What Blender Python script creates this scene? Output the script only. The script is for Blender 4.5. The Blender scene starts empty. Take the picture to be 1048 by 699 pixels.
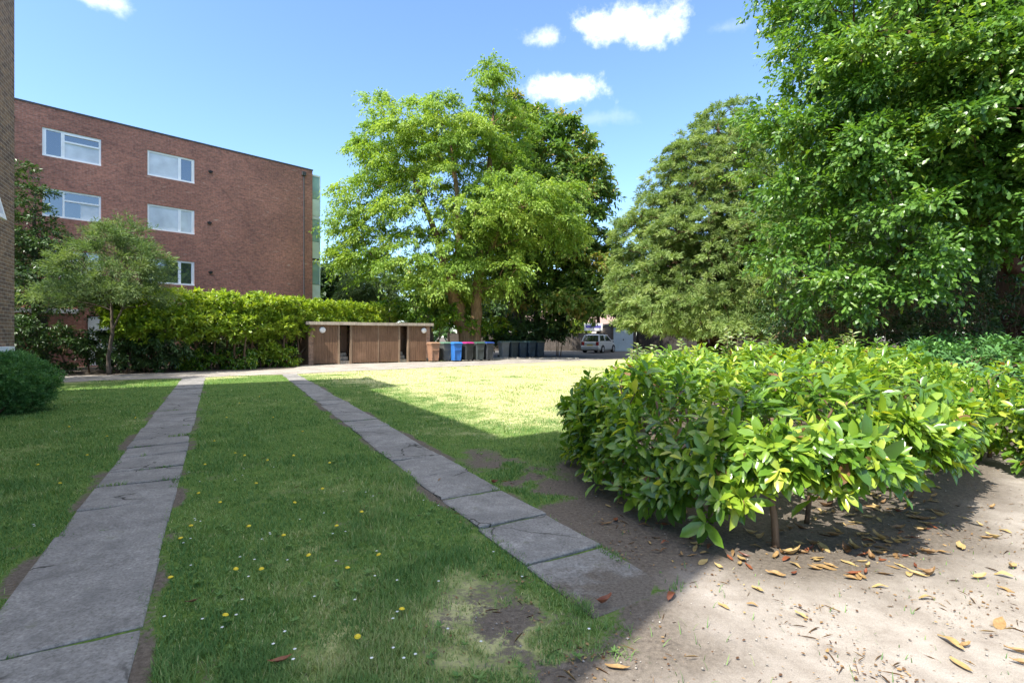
import bpy, math, random
import numpy as np
from mathutils import Vector, Matrix

# ------------------------------------------------------------------ camera, sky, sun, exposure
S = bpy.context.scene
COL = S.collection
CAM_Z = 1.45
cam_data = bpy.data.cameras.new('camera')
cam = bpy.data.objects.new('camera', cam_data)
COL.objects.link(cam)
cam.location = (0, 0, CAM_Z)
cam.rotation_euler = (math.radians(90), 0, 0)
cam_data.sensor_width = 36
cam_data.lens = 17.97
cam_data.shift_y = -0.0062
cam_data.clip_start = 0.05
cam_data.clip_end = 2000
S.camera = cam

SUN_AZ = (0.665, 0.747)                 # horizontal direction the light travels
SUN_EL = math.radians(53)
SKY_STRENGTH = 0.125
SUN_STRENGTH = 3.75
EXPOSURE = 1.55

sun_data = bpy.data.lights.new('sun', 'SUN')
sun_data.energy = SUN_STRENGTH
sun_data.angle = math.radians(0.5)
sun_data.color = (1.0, 0.95, 0.86)
sun = bpy.data.objects.new('sun', sun_data)
COL.objects.link(sun)
sd = Vector((SUN_AZ[0]*math.cos(SUN_EL), SUN_AZ[1]*math.cos(SUN_EL), -math.sin(SUN_EL)))
sun.rotation_euler = sd.to_track_quat('-Z', 'Y').to_euler()
sun.location = (-20, -20, 40)

world = bpy.data.worlds.new('World')
S.world = world
world.use_nodes = True
wn, wl = world.node_tree.nodes, world.node_tree.links
wn.clear()
w_out = wn.new('ShaderNodeOutputWorld')
w_bg = wn.new('ShaderNodeBackground')
w_sky = wn.new('ShaderNodeTexSky')
w_sky.sky_type = 'NISHITA'
w_sky.sun_disc = False
w_sky.sun_elevation = SUN_EL
w_sky.sun_rotation = math.atan2(-SUN_AZ[0], -SUN_AZ[1])
w_sky.air_density = 1.0
w_sky.dust_density = 0.4
w_sky.ozone_density = 6.0
w_bg.inputs['Strength'].default_value = SKY_STRENGTH
wl.new(w_bg.outputs[0], w_out.inputs[0])

def wmath(op, a, b=None):
    n = wn.new('ShaderNodeMath'); n.operation = op
    for i, v in enumerate((a, b)):
        if v is None: continue
        if isinstance(v, (int, float)): n.inputs[i].default_value = v
        else: wl.new(v, n.inputs[i])
    return n.outputs[0]

def build_clouds():
    """small fair-weather clouds: soft noisy ellipses in fixed compass directions of the sky"""
    tc = wn.new('ShaderNodeTexCoord')
    nz = wn.new('ShaderNodeTexNoise'); nz.inputs['Scale'].default_value = 13; nz.inputs['Detail'].default_value = 9
    nz.inputs['Roughness'].default_value = 0.66
    wl.new(tc.outputs['Generated'], nz.inputs['Vector'])
    nfac = wmath('SUBTRACT', nz.outputs['Fac'], 0.5)
    total = None
    # azimuth deg (right of north), elevation deg, half width, half height, density
    clouds = [(11.8, 31.2, 4.6, 1.45, 0.62), (15.2, 30.2, 2.3, 1.5, 0.55), (3.8, 30.2, 1.9, 0.9, 0.42), (6.2, 25.6, 3.3, 1.35, 0.62),
              (-39.5, 27.0, 2.4, 0.7, 0.35), (9.5, 22.6, 3.0, 0.7, 0.07),
              (-60, 35, 7, 2.5, 0.9), (70, 30, 8, 3, 0.9), (150, 32, 9, 4, 0.9), (-130, 28, 10, 3, 0.9), (22.5, 29, 1.6, .6, .08)]  # the wide clouds lie out of view, added for fill light
    for az, el, hw, hh, dens in clouds:
        a, e = math.radians(az), math.radians(el)
        c = Vector((math.sin(a)*math.cos(e), math.cos(a)*math.cos(e), math.sin(e)))
        r = Vector((math.cos(a), -math.sin(a), 0))
        u = r.cross(c)
        def dot(vec, k):
            n = wn.new('ShaderNodeVectorMath'); n.operation = 'DOT_PRODUCT'
            wl.new(tc.outputs['Generated'], n.inputs[0]); n.inputs[1].default_value = vec
            return wmath('MULTIPLY', n.outputs['Value'], k)
        dx = dot(r, 1/math.radians(hw)); dy = dot(u, 1/math.radians(hh))
        front = wmath('GREATER_THAN', dot(c, 1.0), 0.5)
        q = wmath('SQRT', wmath('ADD', wmath('MULTIPLY', dx, dx), wmath('MULTIPLY', dy, dy)))
        q = wmath('ADD', q, wmath('MULTIPLY', nfac, 4.4))
        mr = wn.new('ShaderNodeMapRange'); mr.interpolation_type = 'SMOOTHSTEP'
        mr.inputs['From Min'].default_value = 1.3; mr.inputs['From Max'].default_value = -0.1
        mr.inputs['To Min'].default_value = 0; mr.inputs['To Max'].default_value = dens
        wl.new(q, mr.inputs['Value'])
        m = wmath('MULTIPLY', mr.outputs[0], front)
        total = m if total is None else wmath('MAXIMUM', total, m)
    # a broken field of cumulus overhead, out of view, added to lift and whiten shade fill
    sp = wn.new('ShaderNodeSeparateXYZ'); wl.new(tc.outputs['Generated'], sp.inputs[0])
    n2 = wn.new('ShaderNodeTexNoise'); n2.inputs['Scale'].default_value = 2.6; n2.inputs['Detail'].default_value = 6; n2.inputs['Roughness'].default_value = 0.58
    wl.new(tc.outputs['Generated'], n2.inputs['Vector'])
    def srange(v, a, b, c=1.0):
        m = wn.new('ShaderNodeMapRange'); m.interpolation_type = 'SMOOTHSTEP'
        for k, q in ((1, a), (2, b), (3, 0.0), (4, c)): m.inputs[k].default_value = q
        wl.new(v, m.inputs[0]); return m.outputs[0]
    field = wmath('MULTIPLY', srange(n2.outputs['Fac'], 0.40, 0.54), srange(sp.outputs[2], 0.70, 0.82))
    total = wmath('MAXIMUM', total, field)
    mix = wn.new('ShaderNodeMix'); mix.data_type = 'RGBA'
    wl.new(total, mix.inputs[0])
    wl.new(w_sky.outputs[0], mix.inputs[6])
    mix.inputs[7].default_value = (8.3, 8.0, 7.75, 1)
    wl.new(mix.outputs[2], w_bg.inputs['Color'])
build_clouds()

S.view_settings.view_transform = 'Standard'
S.view_settings.look = 'None'
S.view_settings.exposure = EXPOSURE
S.view_settings.gamma = 1
S.view_settings.use_curve_mapping = False
S.render.engine = 'CYCLES'
S.cycles.use_denoising = True
S.cycles.max_bounces = 6
S.cycles.diffuse_bounces = 3
S.cycles.glossy_bounces = 2
S.cycles.transmission_bounces = 3
S.cycles.transparent_max_bounces = 4

# ------------------------------------------------------------------ frames and helpers
UD = np.array((math.cos(math.radians(30)), math.sin(math.radians(30))))   # across the paths
VD = np.array((-UD[1], UD[0]))                                            # along the paths
F = 523.0
def uv(u, v, z=0.0): return (UD[0]*u+VD[0]*v, UD[1]*u+VD[1]*v, z)
def to_uv(x, y): return UD[0]*x+UD[1]*y, VD[0]*x+VD[1]*y
def at(px, d, z=0.0): return ((px-524)/F*d, d, z)
def zat(py, d): return CAM_Z+(343-py)/F*d

class MB:
    def __init__(s): s.v = []; s.f = []; s.m = []; s.mi = 0
    def add(s, verts, faces):
        o = len(s.v); s.v += [tuple(p) for p in verts]
        for f in faces: s.f.append(tuple(i+o for i in f)); s.m.append(s.mi)
    def box(s, x0, x1, y0, y1, z0, z1, rot=0, piv=None, M=None):
        c = [(x0,y0,z0),(x1,y0,z0),(x1,y1,z0),(x0,y1,z0),(x0,y0,z1),(x1,y0,z1),(x1,y1,z1),(x0,y1,z1)]
        if rot:
            px, py = piv or ((x0+x1)/2, (y0+y1)/2); ca, sa = math.cos(rot), math.sin(rot)
            c = [(px+(x-px)*ca-(y-py)*sa, py+(x-px)*sa+(y-py)*ca, z) for x, y, z in c]
        if M: c = [tuple(M @ Vector(p)) for p in c]
        s.add(c, [(3,2,1,0),(4,5,6,7),(0,1,5,4),(1,2,6,5),(2,3,7,6),(3,0,4,7)])
    def tube(s, pts, rad, n=8, caps=True):
        pts = [Vector(p) for p in pts]
        o = len(s.v); up = Vector((0.13, 0.07, 1)); prev = None
        for i, p in enumerate(pts):
            t = (pts[min(i+1, len(pts)-1)]-pts[max(i-1, 0)])
            if t.length < 1e-6: t = Vector((0, 0, 1))
            t.normalize()
            if prev is None:
                a = t.orthogonal().normalized()
            else:
                a = prev-t*prev.dot(t)
                a = a.normalized() if a.length > 1e-5 else t.orthogonal().normalized()
            prev = a; b = t.cross(a)
            r = rad[i] if hasattr(rad, '__len__') else rad
            for k in range(n):
                an = 2*math.pi*k/n
                s.v.append(tuple(p+a*(r*math.cos(an))+b*(r*math.sin(an))))
        for i in range(len(pts)-1):
            for k in range(n):
                k2 = (k+1) % n
                s.f.append((o+i*n+k, o+i*n+k2, o+(i+1)*n+k2, o+(i+1)*n+k)); s.m.append(s.mi)
        if caps:
            s.f.append(tuple(o+k for k in reversed(range(n)))); s.m.append(s.mi)
            e = o+(len(pts)-1)*n
            s.f.append(tuple(e+k for k in range(n))); s.m.append(s.mi)
    def disc(s, c, axis, r, h, n=20):
        a = Vector(axis).normalized(); s.tube([Vector(c)-a*h/2, Vector(c)+a*h/2], r, n)
    def prism(s, poly, z0, z1):
        n = len(poly)
        s.add([(x, y, z0) for x, y in poly]+[(x, y, z1) for x, y in poly],
              [tuple(reversed(range(n))), tuple(range(n, 2*n))]+[(i, (i+1) % n, n+(i+1) % n, n+i) for i in range(n)])
    def loft(s, rings, close=True):
        n = len(rings[0]); o = len(s.v)
        for r in rings: s.v += [tuple(p) for p in r]
        for i in range(len(rings)-1):
            for k in range(n):
                k2 = (k+1) % n
                s.f.append((o+i*n+k, o+i*n+k2, o+(i+1)*n+k2, o+(i+1)*n+k)); s.m.append(s.mi)
        if close:
            s.f.append(tuple(o+k for k in reversed(range(n)))); s.m.append(s.mi)
            e = o+(len(rings)-1)*n; s.f.append(tuple(e+k for k in range(n))); s.m.append(s.mi)
    def build(s, name, mats, parent=None, smooth=False, bevel=0, loc=None):
        me = bpy.data.meshes.new(name); me.from_pydata(s.v, [], s.f)
        mats = mats if isinstance(mats, (list, tuple)) else [mats]
        for m in mats: me.materials.append(m)
        if len(mats) > 1: me.polygons.foreach_set('material_index', s.m)
        if smooth: me.polygons.foreach_set('use_smooth', [True]*len(me.polygons))
        me.update()
        o = bpy.data.objects.new(name, me); COL.objects.link(o)
        if parent: o.parent = parent
        if loc: o.location = loc
        if bevel:
            b = o.modifiers.new('bevel', 'BEVEL'); b.width = bevel; b.segments = 2; b.limit_method = 'ANGLE'
        return o

def tag(o, label=None, cat=None, group=None, kind=None):
    if label: o['label'] = label
    if cat: o['category'] = cat
    if group: o['group'] = group
    if kind: o['kind'] = kind
    return o
def thing(name, label, cat, loc=(0,0,0), rz=0, group=None):
    o = bpy.data.objects.new(name, None); COL.objects.link(o)
    o.location = loc; o.rotation_euler = (0, 0, rz); o.empty_display_size = 0.2
    return tag(o, label, cat, group)
def copy_tree(o, parent=None):
    c = o.copy(); COL.objects.link(c)
    if parent: c.parent = parent
    for ch in list(o.children): copy_tree(ch, c)
    return c

def numpy_mesh(name, V, faces_by_size, mat, tint=None, parent=None, smooth=False, attrs=None):
    """V (n,3); faces_by_size: list of (m,k) int arrays"""
    me = bpy.data.meshes.new(name)
    me.vertices.add(len(V)); me.vertices.foreach_set('co', np.ascontiguousarray(V, dtype=np.float32).ravel())
    loops = np.concatenate([f.ravel() for f in faces_by_size])
    sizes = np.concatenate([np.full(len(f), f.shape[1]) for f in faces_by_size])
    starts = np.concatenate([[0], np.cumsum(sizes)[:-1]])
    me.loops.add(len(loops)); me.loops.foreach_set('vertex_index', loops.astype(np.int32))
    me.polygons.add(len(sizes)); me.polygons.foreach_set('loop_start', starts.astype(np.int32))
    if smooth: me.polygons.foreach_set('use_smooth', np.ones(len(sizes), dtype=bool))
    allattr = dict(attrs or {})
    if tint is not None: allattr['tint'] = tint
    for k, a in allattr.items():
        at_ = me.attributes.new(k, 'FLOAT', 'POINT'); at_.data.foreach_set('value', np.ascontiguousarray(a, dtype=np.float32))
    me.update(calc_edges=True)
    if mat: me.materials.append(mat)
    o = bpy.data.objects.new(name, me); COL.objects.link(o)
    if parent: o.parent = parent
    return o

# ------------------------------------------------------------------ numpy value noise
_nrng = np.random.default_rng(5)
_lat = _nrng.random((256, 256))
def vnoise(x, y):
    xi = np.floor(x).astype(int); yi = np.floor(y).astype(int); fx = x-xi; fy = y-yi
    fx = fx*fx*(3-2*fx); fy = fy*fy*(3-2*fy)
    g = lambda i, j: _lat[i % 256, j % 256]
    return (g(xi,yi)*(1-fx)+g(xi+1,yi)*fx)*(1-fy)+(g(xi,yi+1)*(1-fx)+g(xi+1,yi+1)*fx)*fy
def fbm(x, y, o=4):
    s = 0; a = 0.5; t = 0
    for i in range(o):
        s = s+a*vnoise(x*2**i+17.3*i, y*2**i+5.1*i); t += a; a *= 0.5
    return s/t
def sstep(a, b, x):
    t = np.clip((x-a)/(b-a), 0, 1); return t*t*(3-2*t)

# ------------------------------------------------------------------ materials
class NT:
    def __init__(s, name):
        s.mat = bpy.data.materials.new(name); s.mat.use_nodes = True
        s.n, s.l = s.mat.node_tree.nodes, s.mat.node_tree.links
        s.b = s.n['Principled BSDF']; s.out = s.n['Material Output']
    def new(s, t, **kw):
        n = s.n.new(t)
        for k, v in kw.items(): setattr(n, k, v)
        return n
    def set(s, inp, v):
        if hasattr(v, 'is_output') or isinstance(v, bpy.types.NodeSocket): s.l.new(v, inp)
        else: inp.default_value = v
    def coord(s, which='Object'): return s.new('ShaderNodeTexCoord').outputs[which]
    def noise(s, scale, vec=None, detail=4, rough=0.55):
        n = s.new('ShaderNodeTexNoise'); n.inputs['Scale'].default_value = scale
        n.inputs['Detail'].default_value = detail; n.inputs['Roughness'].default_value = rough
        if vec: s.l.new(vec, n.inputs['Vector'])
        return n.outputs['Fac']
    def ramp(s, fac, stops):
        r = s.new('ShaderNodeValToRGB'); e = r.color_ramp.elements
        while len(e) < len(stops): e.new(0.5)
        for i, (p, c) in enumerate(stops): e[i].position = p; e[i].color = (*c, 1)
        s.l.new(fac, r.inputs[0]); return r.outputs[0]
    def mix(s, fac, a, b, mode='MIX'):
        m = s.new('ShaderNodeMix', data_type='RGBA', blend_type=mode)
        s.set(m.inputs[0], fac)
        for i, v in ((6, a), (7, b)):
            s.set(m.inputs[i], v if isinstance(v, bpy.types.NodeSocket) else (*v, 1))
        return m.outputs[2]
    def math(s, op, a, b=0.0):
        m = s.new('ShaderNodeMath', operation=op); s.set(m.inputs[0], a); s.set(m.inputs[1], b); return m.outputs[0]
    def mrange(s, v, a, b, c=0, d=1):
        m = s.new('ShaderNodeMapRange', interpolation_type='SMOOTHSTEP'); s.set(m.inputs[0], v)
        for i, q in ((1, a), (2, b), (3, c), (4, d)): m.inputs[i].default_value = q
        return m.outputs[0]
    def bump(s, h, strength=0.3, dist=0.02):
        b = s.new('ShaderNodeBump'); b.inputs['Strength'].default_value = strength; b.inputs['Distance'].default_value = dist
        s.l.new(h, b.inputs['Height']); s.l.new(b.outputs[0], s.b.inputs['Normal'])
    def attr(s, name): return s.new('ShaderNodeAttribute', attribute_name=name).outputs['Fac']
    def base(s, c, rough=0.6, spec=None, metal=None):
        s.set(s.b.inputs['Base Color'], c if isinstance(c, bpy.types.NodeSocket) else (*c, 1))
        s.b.inputs['Roughness'].default_value = rough
        if spec is not None: s.b.inputs['Specular IOR Level'].default_value = spec
        if metal is not None: s.b.inputs['Metallic'].default_value = metal
        return s

def m_plain(name, c, rough=0.6, var=0.15, scale=6, spec=0.4, metal=0.0, bump=0.0):
    t = NT(name); co = t.coord(); n = t.noise(scale, co)
    lo = tuple(x*(1-var) for x in c); hi = tuple(min(1, x*(1+var)) for x in c)
    t.base(t.ramp(n, [(0.3, lo), (0.7, hi)]), rough, spec, metal)
    if bump: t.bump(t.noise(scale*8, co), bump, 0.01)
    return t.mat

def m_leaf(name, stops, rough=0.45, trans=0.3, spec=0.35, tcol=(1.25, 1.35, 0.55)):
    """stops: list of (tint, rgb); tint is one random value per leaf"""
    t = NT(name); a = t.attr('tint'); c = t.ramp(a, stops)
    t.base(c, rough, spec)
    tr = t.new('ShaderNodeBsdfTranslucent')
    t.l.new(t.mix(1.0, c, tcol, 'MULTIPLY'), tr.inputs['Color'])
    ms = t.new('ShaderNodeMixShader'); ms.inputs[0].default_value = trans
    t.l.new(t.b.outputs[0], ms.inputs[1]); t.l.new(tr.outputs[0], ms.inputs[2]); t.l.new(ms.outputs[0], t.out.inputs[0])
    return t.mat

def m_brick(name, c1, c2, mortar, bw=0.225, bh=0.075):
    t = NT(name); co = t.coord()
    sp = t.new('ShaderNodeSeparateXYZ'); t.l.new(co, sp.inputs[0])
    cb = t.new('ShaderNodeCombineXYZ'); t.l.new(t.math('ADD', sp.outputs[0], sp.outputs[1]), cb.inputs[0]); t.l.new(sp.outputs[2], cb.inputs[1])
    br = t.new('ShaderNodeTexBrick'); t.l.new(cb.outputs[0], br.inputs['Vector'])
    br.inputs['Scale'].default_value = 1; br.inputs['Brick Width'].default_value = bw; br.inputs['Row Height'].default_value = bh
    br.inputs['Mortar Size'].default_value = 0.006; br.inputs['Mortar Smooth'].default_value = 0.3; br.inputs['Bias'].default_value = -0.1
    br.inputs['Color1'].default_value = (*c1, 1); br.inputs['Color2'].default_value = (*c2, 1); br.inputs['Mortar'].default_value = (*mortar, 1)
    big = t.noise(0.35, co, 5); sm = t.noise(9, co, 3)
    st = t.ramp(big, [(0.3, (0.72, 0.72, 0.74)), (0.7, (1.15, 1.12, 1.1))])
    c = t.mix(1.0, br.outputs['Color'], st, 'MULTIPLY')
    c = t.mix(1.0, c, t.ramp(sm, [(0.25, (0.65, 0.65, 0.65)), (0.75, (1.3, 1.3, 1.3))]), 'MULTIPLY')
    # a few pale weathered bricks in horizontal dashes
    mp = t.new('ShaderNodeMapping'); mp.inputs['Scale'].default_value = (1.6, 5.5, 1); t.l.new(cb.outputs[0], mp.inputs[0])
    pale = t.mrange(t.noise(1.0, mp.outputs[0], 2), 0.66, 0.76, 0, 0.55)
    c = t.mix(pale, c, (0.50, 0.38, 0.31))
    t.base(c, 0.85, 0.2)
    t.bump(t.math('SUBTRACT', sm, br.outputs['Fac']), 0.35, 0.006)
    return t.mat

def m_glass(name, c=(0.03, 0.04, 0.05), rough=0.03):
    t = NT(name); n = t.noise(0.8, t.coord())
    t.base(t.ramp(n, [(0.3, tuple(x*0.7 for x in c)), (0.7, tuple(x*1.3 for x in c))]), rough, 0.9)
    t.b.inputs['IOR'].default_value = 2.1
    return t.mat

def m_wood(name, c, scale=1.0, rough=0.75, plank=0.0):
    t = NT(name); co = t.coord()
    mp = t.new('ShaderNodeMapping'); mp.inputs['Scale'].default_value = (14*scale, 14*scale, 0.9*scale); t.l.new(co, mp.inputs[0])
    g = t.noise(1.6, mp.outputs[0], 6, 0.65); st = t.noise(1.3, co, 3)
    cc = t.ramp(g, [(0.25, tuple(x*0.55 for x in c)), (0.75, tuple(x*1.35 for x in c))])
    cc = t.mix(t.mrange(st, 0.45, 0.75, 0, 0.35), cc, tuple(x*1.9+0.02 for x in c))
    t.base(cc, rough, 0.25); t.bump(g, 0.4, 0.004)
    return t.mat

def m_bark(name, c):
    t = NT(name); co = t.coord()
    mp = t.new('ShaderNodeMapping'); mp.inputs['Scale'].default_value = (9, 9, 1.6); t.l.new(co, mp.inputs[0])
    g = t.noise(1.5, mp.outputs[0], 6, 0.7)
    t.base(t.ramp(g, [(0.3, tuple(x*0.35 for x in c)), (0.55, c), (0.8, tuple(x*1.5 for x in c))]), 0.9, 0.15)
    t.bump(g, 0.8, 0.03)
    return t.mat

def m_concrete(name, c, joints=False):
    t = NT(name); co = t.coord()
    big = t.noise(1.1, co, 6, 0.65); fine = t.noise(60, co, 4, 0.7); mid = t.noise(7, co, 5, 0.7)
    cc = t.ramp(big, [(0.28, tuple(x*0.66 for x in c)), (0.72, tuple(x*1.22 for x in c))])
    cc = t.mix(1.0, cc, t.ramp(mid, [(0.25, (0.72, 0.72, 0.72)), (0.7, (1.15, 1.15, 1.15))]), 'MULTIPLY')
    cc = t.mix(1.0, cc, t.ramp(fine, [(0.3, (0.58, 0.57, 0.55)), (0.7, (1.3, 1.3, 1.3))]), 'MULTIPLY')
    # lichen spots and dust
    vo = t.new('ShaderNodeTexVoronoi'); vo.inputs['Scale'].default_value = 9; t.l.new(co, vo.inputs['Vector'])
    sp = t.math('MULTIPLY', t.mrange(vo.outputs['Distance'], 0.16, 0.06), t.mrange(mid, 0.5, 0.62, 0, 0.5))
    cc = t.mix(sp, cc, tuple(min(0.6, x*1.8) for x in c))
    if joints:
        # hairline cracks, moss in the cracks, dark damp stains
        wv = t.new('ShaderNodeVectorMath', operation='ADD'); sc = t.new('ShaderNodeVectorMath', operation='SCALE'); sc.inputs['Scale'].default_value = 0.35
        nzc = t.new('ShaderNodeTexNoise'); nzc.inputs['Scale'].default_value = 3.0; nzc.inputs['Detail'].default_value = 6; t.l.new(co, nzc.inputs['Vector'])
        t.l.new(nzc.outputs['Color'], sc.inputs[0]); t.l.new(co, wv.inputs[0]); t.l.new(sc.outputs[0], wv.inputs[1])
        ve = t.new('ShaderNodeTexVoronoi', feature='DISTANCE_TO_EDGE'); ve.inputs['Scale'].default_value = 0.75; t.l.new(wv.outputs[0], ve.inputs['Vector'])
        crack = t.math('MULTIPLY', t.mrange(ve.outputs['Distance'], 0.010, 0.002), t.mrange(t.noise(0.9, co, 2), 0.46, 0.54))
        cc = t.mix(t.math('MULTIPLY', t.mrange(t.noise(2.3, co, 5, 0.7), 0.5, 0.68), 0.55), cc, tuple(x*0.5 for x in c))
        cc = t.mix(t.math('MULTIPLY', t.mrange(t.noise(4.4, co, 6, 0.75), 0.58, 0.70), 0.5), cc, (0.10, 0.105, 0.06))
        # earth trodden over the end of the path
        dp = t.new('ShaderNodeVectorMath', operation='DOT_PRODUCT'); t.l.new(co, dp.inputs[0]); dp.inputs[1].default_value = (-0.5, 0.866, 0)
        earth = t.mrange(t.math('ADD', dp.outputs['Value'], t.math('MULTIPLY', t.math('SUBTRACT', t.noise(3.2, co, 6, 0.7), 0.5), 1.8)), 2.65, 2.2)
        cc = t.mix(earth, cc, t.ramp(fine, [(0.3, (0.065, 0.055, 0.045)), (0.7, (0.16, 0.137, 0.112))]))
        cc = t.mix(crack, cc, (0.035, 0.033, 0.028))
    t.base(cc, 0.88, 0.2); t.bump(t.math('ADD', fine, t.math('MULTIPLY', mid, 2.0)), 0.35, 0.004)
    return t.mat

M = {}
M['brick_red'] = m_brick('red_brick', (0.39, 0.168, 0.122), (0.25, 0.115, 0.09), (0.30, 0.23, 0.19))
M['brick_dark'] = m_brick('brown_brick', (0.27, 0.17, 0.11), (0.13, 0.085, 0.07), (0.40, 0.35, 0.29))
M['upvc'] = m_plain('white_upvc', (0.84, 0.85, 0.86), 0.35, 0.04, 3)
M['pane'] = m_glass('window_glass')
M['blind'] = m_plain('pale_blind_behind_glass', (0.55, 0.585, 0.62), 0.12, 0.22, 1.2, 0.7)
M['coping'] = m_plain('dark_metal_coping', (0.05, 0.05, 0.055), 0.5)
M['black_vent'] = m_plain('black_plastic_vent', (0.012, 0.012, 0.013), 0.6)
M['green_panel'] = m_plain('pale_green_panel', (0.66, 0.76, 0.71), 0.3, 0.1, 2)
M['balcony_glass'] = m_glass('balcony_glass', (0.30, 0.46, 0.52), 0.05)
M['roof_felt'] = m_plain('roof_felt', (0.10, 0.10, 0.10), 0.9, 0.25, 2)
M['white_paint'] = m_plain('white_paint', (0.72, 0.72, 0.71), 0.5, 0.06, 2)
M['concrete_path'] = m_concrete('weathered_concrete', (0.24, 0.232, 0.22), True)
M['concrete_pale'] = m_concrete('pale_dusty_concrete', (0.33, 0.30, 0.265))
M['asphalt'] = m_concrete('worn_asphalt', (0.10, 0.097, 0.093))
M['shed_wood'] = m_wood('brown_stained_boards', (0.165, 0.096, 0.058))
M['fascia'] = m_wood('weathered_fascia_board', (0.34, 0.29, 0.23))
M['shed_post'] = m_wood('pale_door_post', (0.23, 0.16, 0.105))
M['fence_wood'] = m_wood('dark_fence_boards', (0.075, 0.062, 0.052))
M['bark_grey'] = m_bark('grey_brown_bark', (0.12, 0.095, 0.075))
M['bark_orange'] = m_bark('ochre_brown_bark', (0.24, 0.155, 0.085))
M['bark_red'] = m_bark('reddish_bark', (0.115, 0.062, 0.042))
M['twig'] = m_bark('brown_stem', (0.16, 0.105, 0.065))
M['rubber'] = m_plain('black_rubber', (0.015, 0.015, 0.015), 0.8)

M['leaf_laurel'] = m_leaf('laurel_leaf', [(0, (0.055, 0.13, 0.02)), (0.35, (0.12, 0.24, 0.026)), (0.7, (0.26, 0.38, 0.038)), (0.9, (0.43, 0.49, 0.06)), (0.97, (0.48, 0.46, 0.09)), (1, (0.22, 0.12, 0.05))], 0.27, 0.38, 0.6, (1.4, 1.35, 0.4))
M['leaf_laurel_far'] = m_leaf('hedge_laurel_leaf', [(0, (0.14, 0.23, 0.026)), (0.5, (0.27, 0.39, 0.04)), (1, (0.42, 0.49, 0.07))], 0.35, 0.4, 0.45, (1.4, 1.35, 0.4))
M['leaf_locust'] = m_leaf('locust_leaf', [(0, (0.125, 0.22, 0.034)), (0.5, (0.225, 0.35, 0.055)), (1, (0.36, 0.45, 0.09))], 0.5, 0.46, 0.3, (1.3, 1.3, 0.55))
M['leaf_chestnut'] = m_leaf('chestnut_leaf', [(0, (0.08, 0.16, 0.034)), (0.6, (0.155, 0.25, 0.05)), (0.88, (0.25, 0.29, 0.075)), (1, (0.38, 0.29, 0.10))], 0.5, 0.38, 0.3)
M['leaf_yew'] = m_leaf('yew_needles', [(0, (0.115, 0.18, 0.055)), (0.5, (0.225, 0.31, 0.095)), (1, (0.37, 0.43, 0.155))], 0.55, 0.35, 0.25)
M['leaf_oak'] = m_leaf('oak_leaf', [(0, (0.06, 0.145, 0.028)), (0.6, (0.135, 0.26, 0.04)), (1, (0.29, 0.39, 0.06))], 0.36, 0.38, 0.5, (1.35, 1.35, 0.45))
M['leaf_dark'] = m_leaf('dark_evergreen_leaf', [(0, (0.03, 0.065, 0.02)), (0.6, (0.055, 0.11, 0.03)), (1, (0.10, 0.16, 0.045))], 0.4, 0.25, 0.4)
M['leaf_feather'] = m_leaf('feathery_grey_green_leaf', [(0, (0.085, 0.145, 0.06)), (0.6, (0.165, 0.235, 0.095)), (1, (0.27, 0.33, 0.14))], 0.6, 0.32, 0.2)
M['leaf_clipped'] = m_leaf('clipped_evergreen_leaf', [(0, (0.06, 0.14, 0.045)), (0.6, (0.11, 0.25, 0.07)), (1, (0.18, 0.33, 0.09))], 0.5, 0.25, 0.3)
M['leaf_pale'] = m_leaf('pale_variegated_leaf', [(0, (0.12, 0.2, 0.07)), (0.5, (0.25, 0.33, 0.13)), (1, (0.42, 0.47, 0.26))], 0.45, 0.3, 0.4)
M['leaf_dead'] = m_leaf('dead_brown_foliage', [(0, (0.06, 0.04, 0.025)), (0.6, (0.13, 0.085, 0.05)), (1, (0.22, 0.16, 0.10))], 0.8, 0.1, 0.1, (1, 0.9, 0.7))
M['leaf_fallen'] = m_leaf('dry_fallen_leaf', [(0, (0.09, 0.045, 0.022)), (0.5, (0.27, 0.165, 0.07)), (1, (0.42, 0.31, 0.13))], 0.55, 0.1, 0.3, (1, 0.8, 0.5))
M['leaf_rust'] = m_leaf('rust_fallen_leaf', [(0, (0.10, 0.03, 0.016)), (1, (0.22, 0.075, 0.035))], 0.45, 0.08, 0.35, (1, 0.7, 0.5))
M['grass'] = m_leaf('grass_blade', [(0, (0.09, 0.19, 0.055)), (0.3, (0.165, 0.275, 0.08)), (0.55, (0.27, 0.335, 0.125)), (0.8, (0.39, 0.39, 0.19)), (1, (0.50, 0.46, 0.27))], 0.6, 0.3, 0.2, (1.15, 1.2, 0.6))

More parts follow.
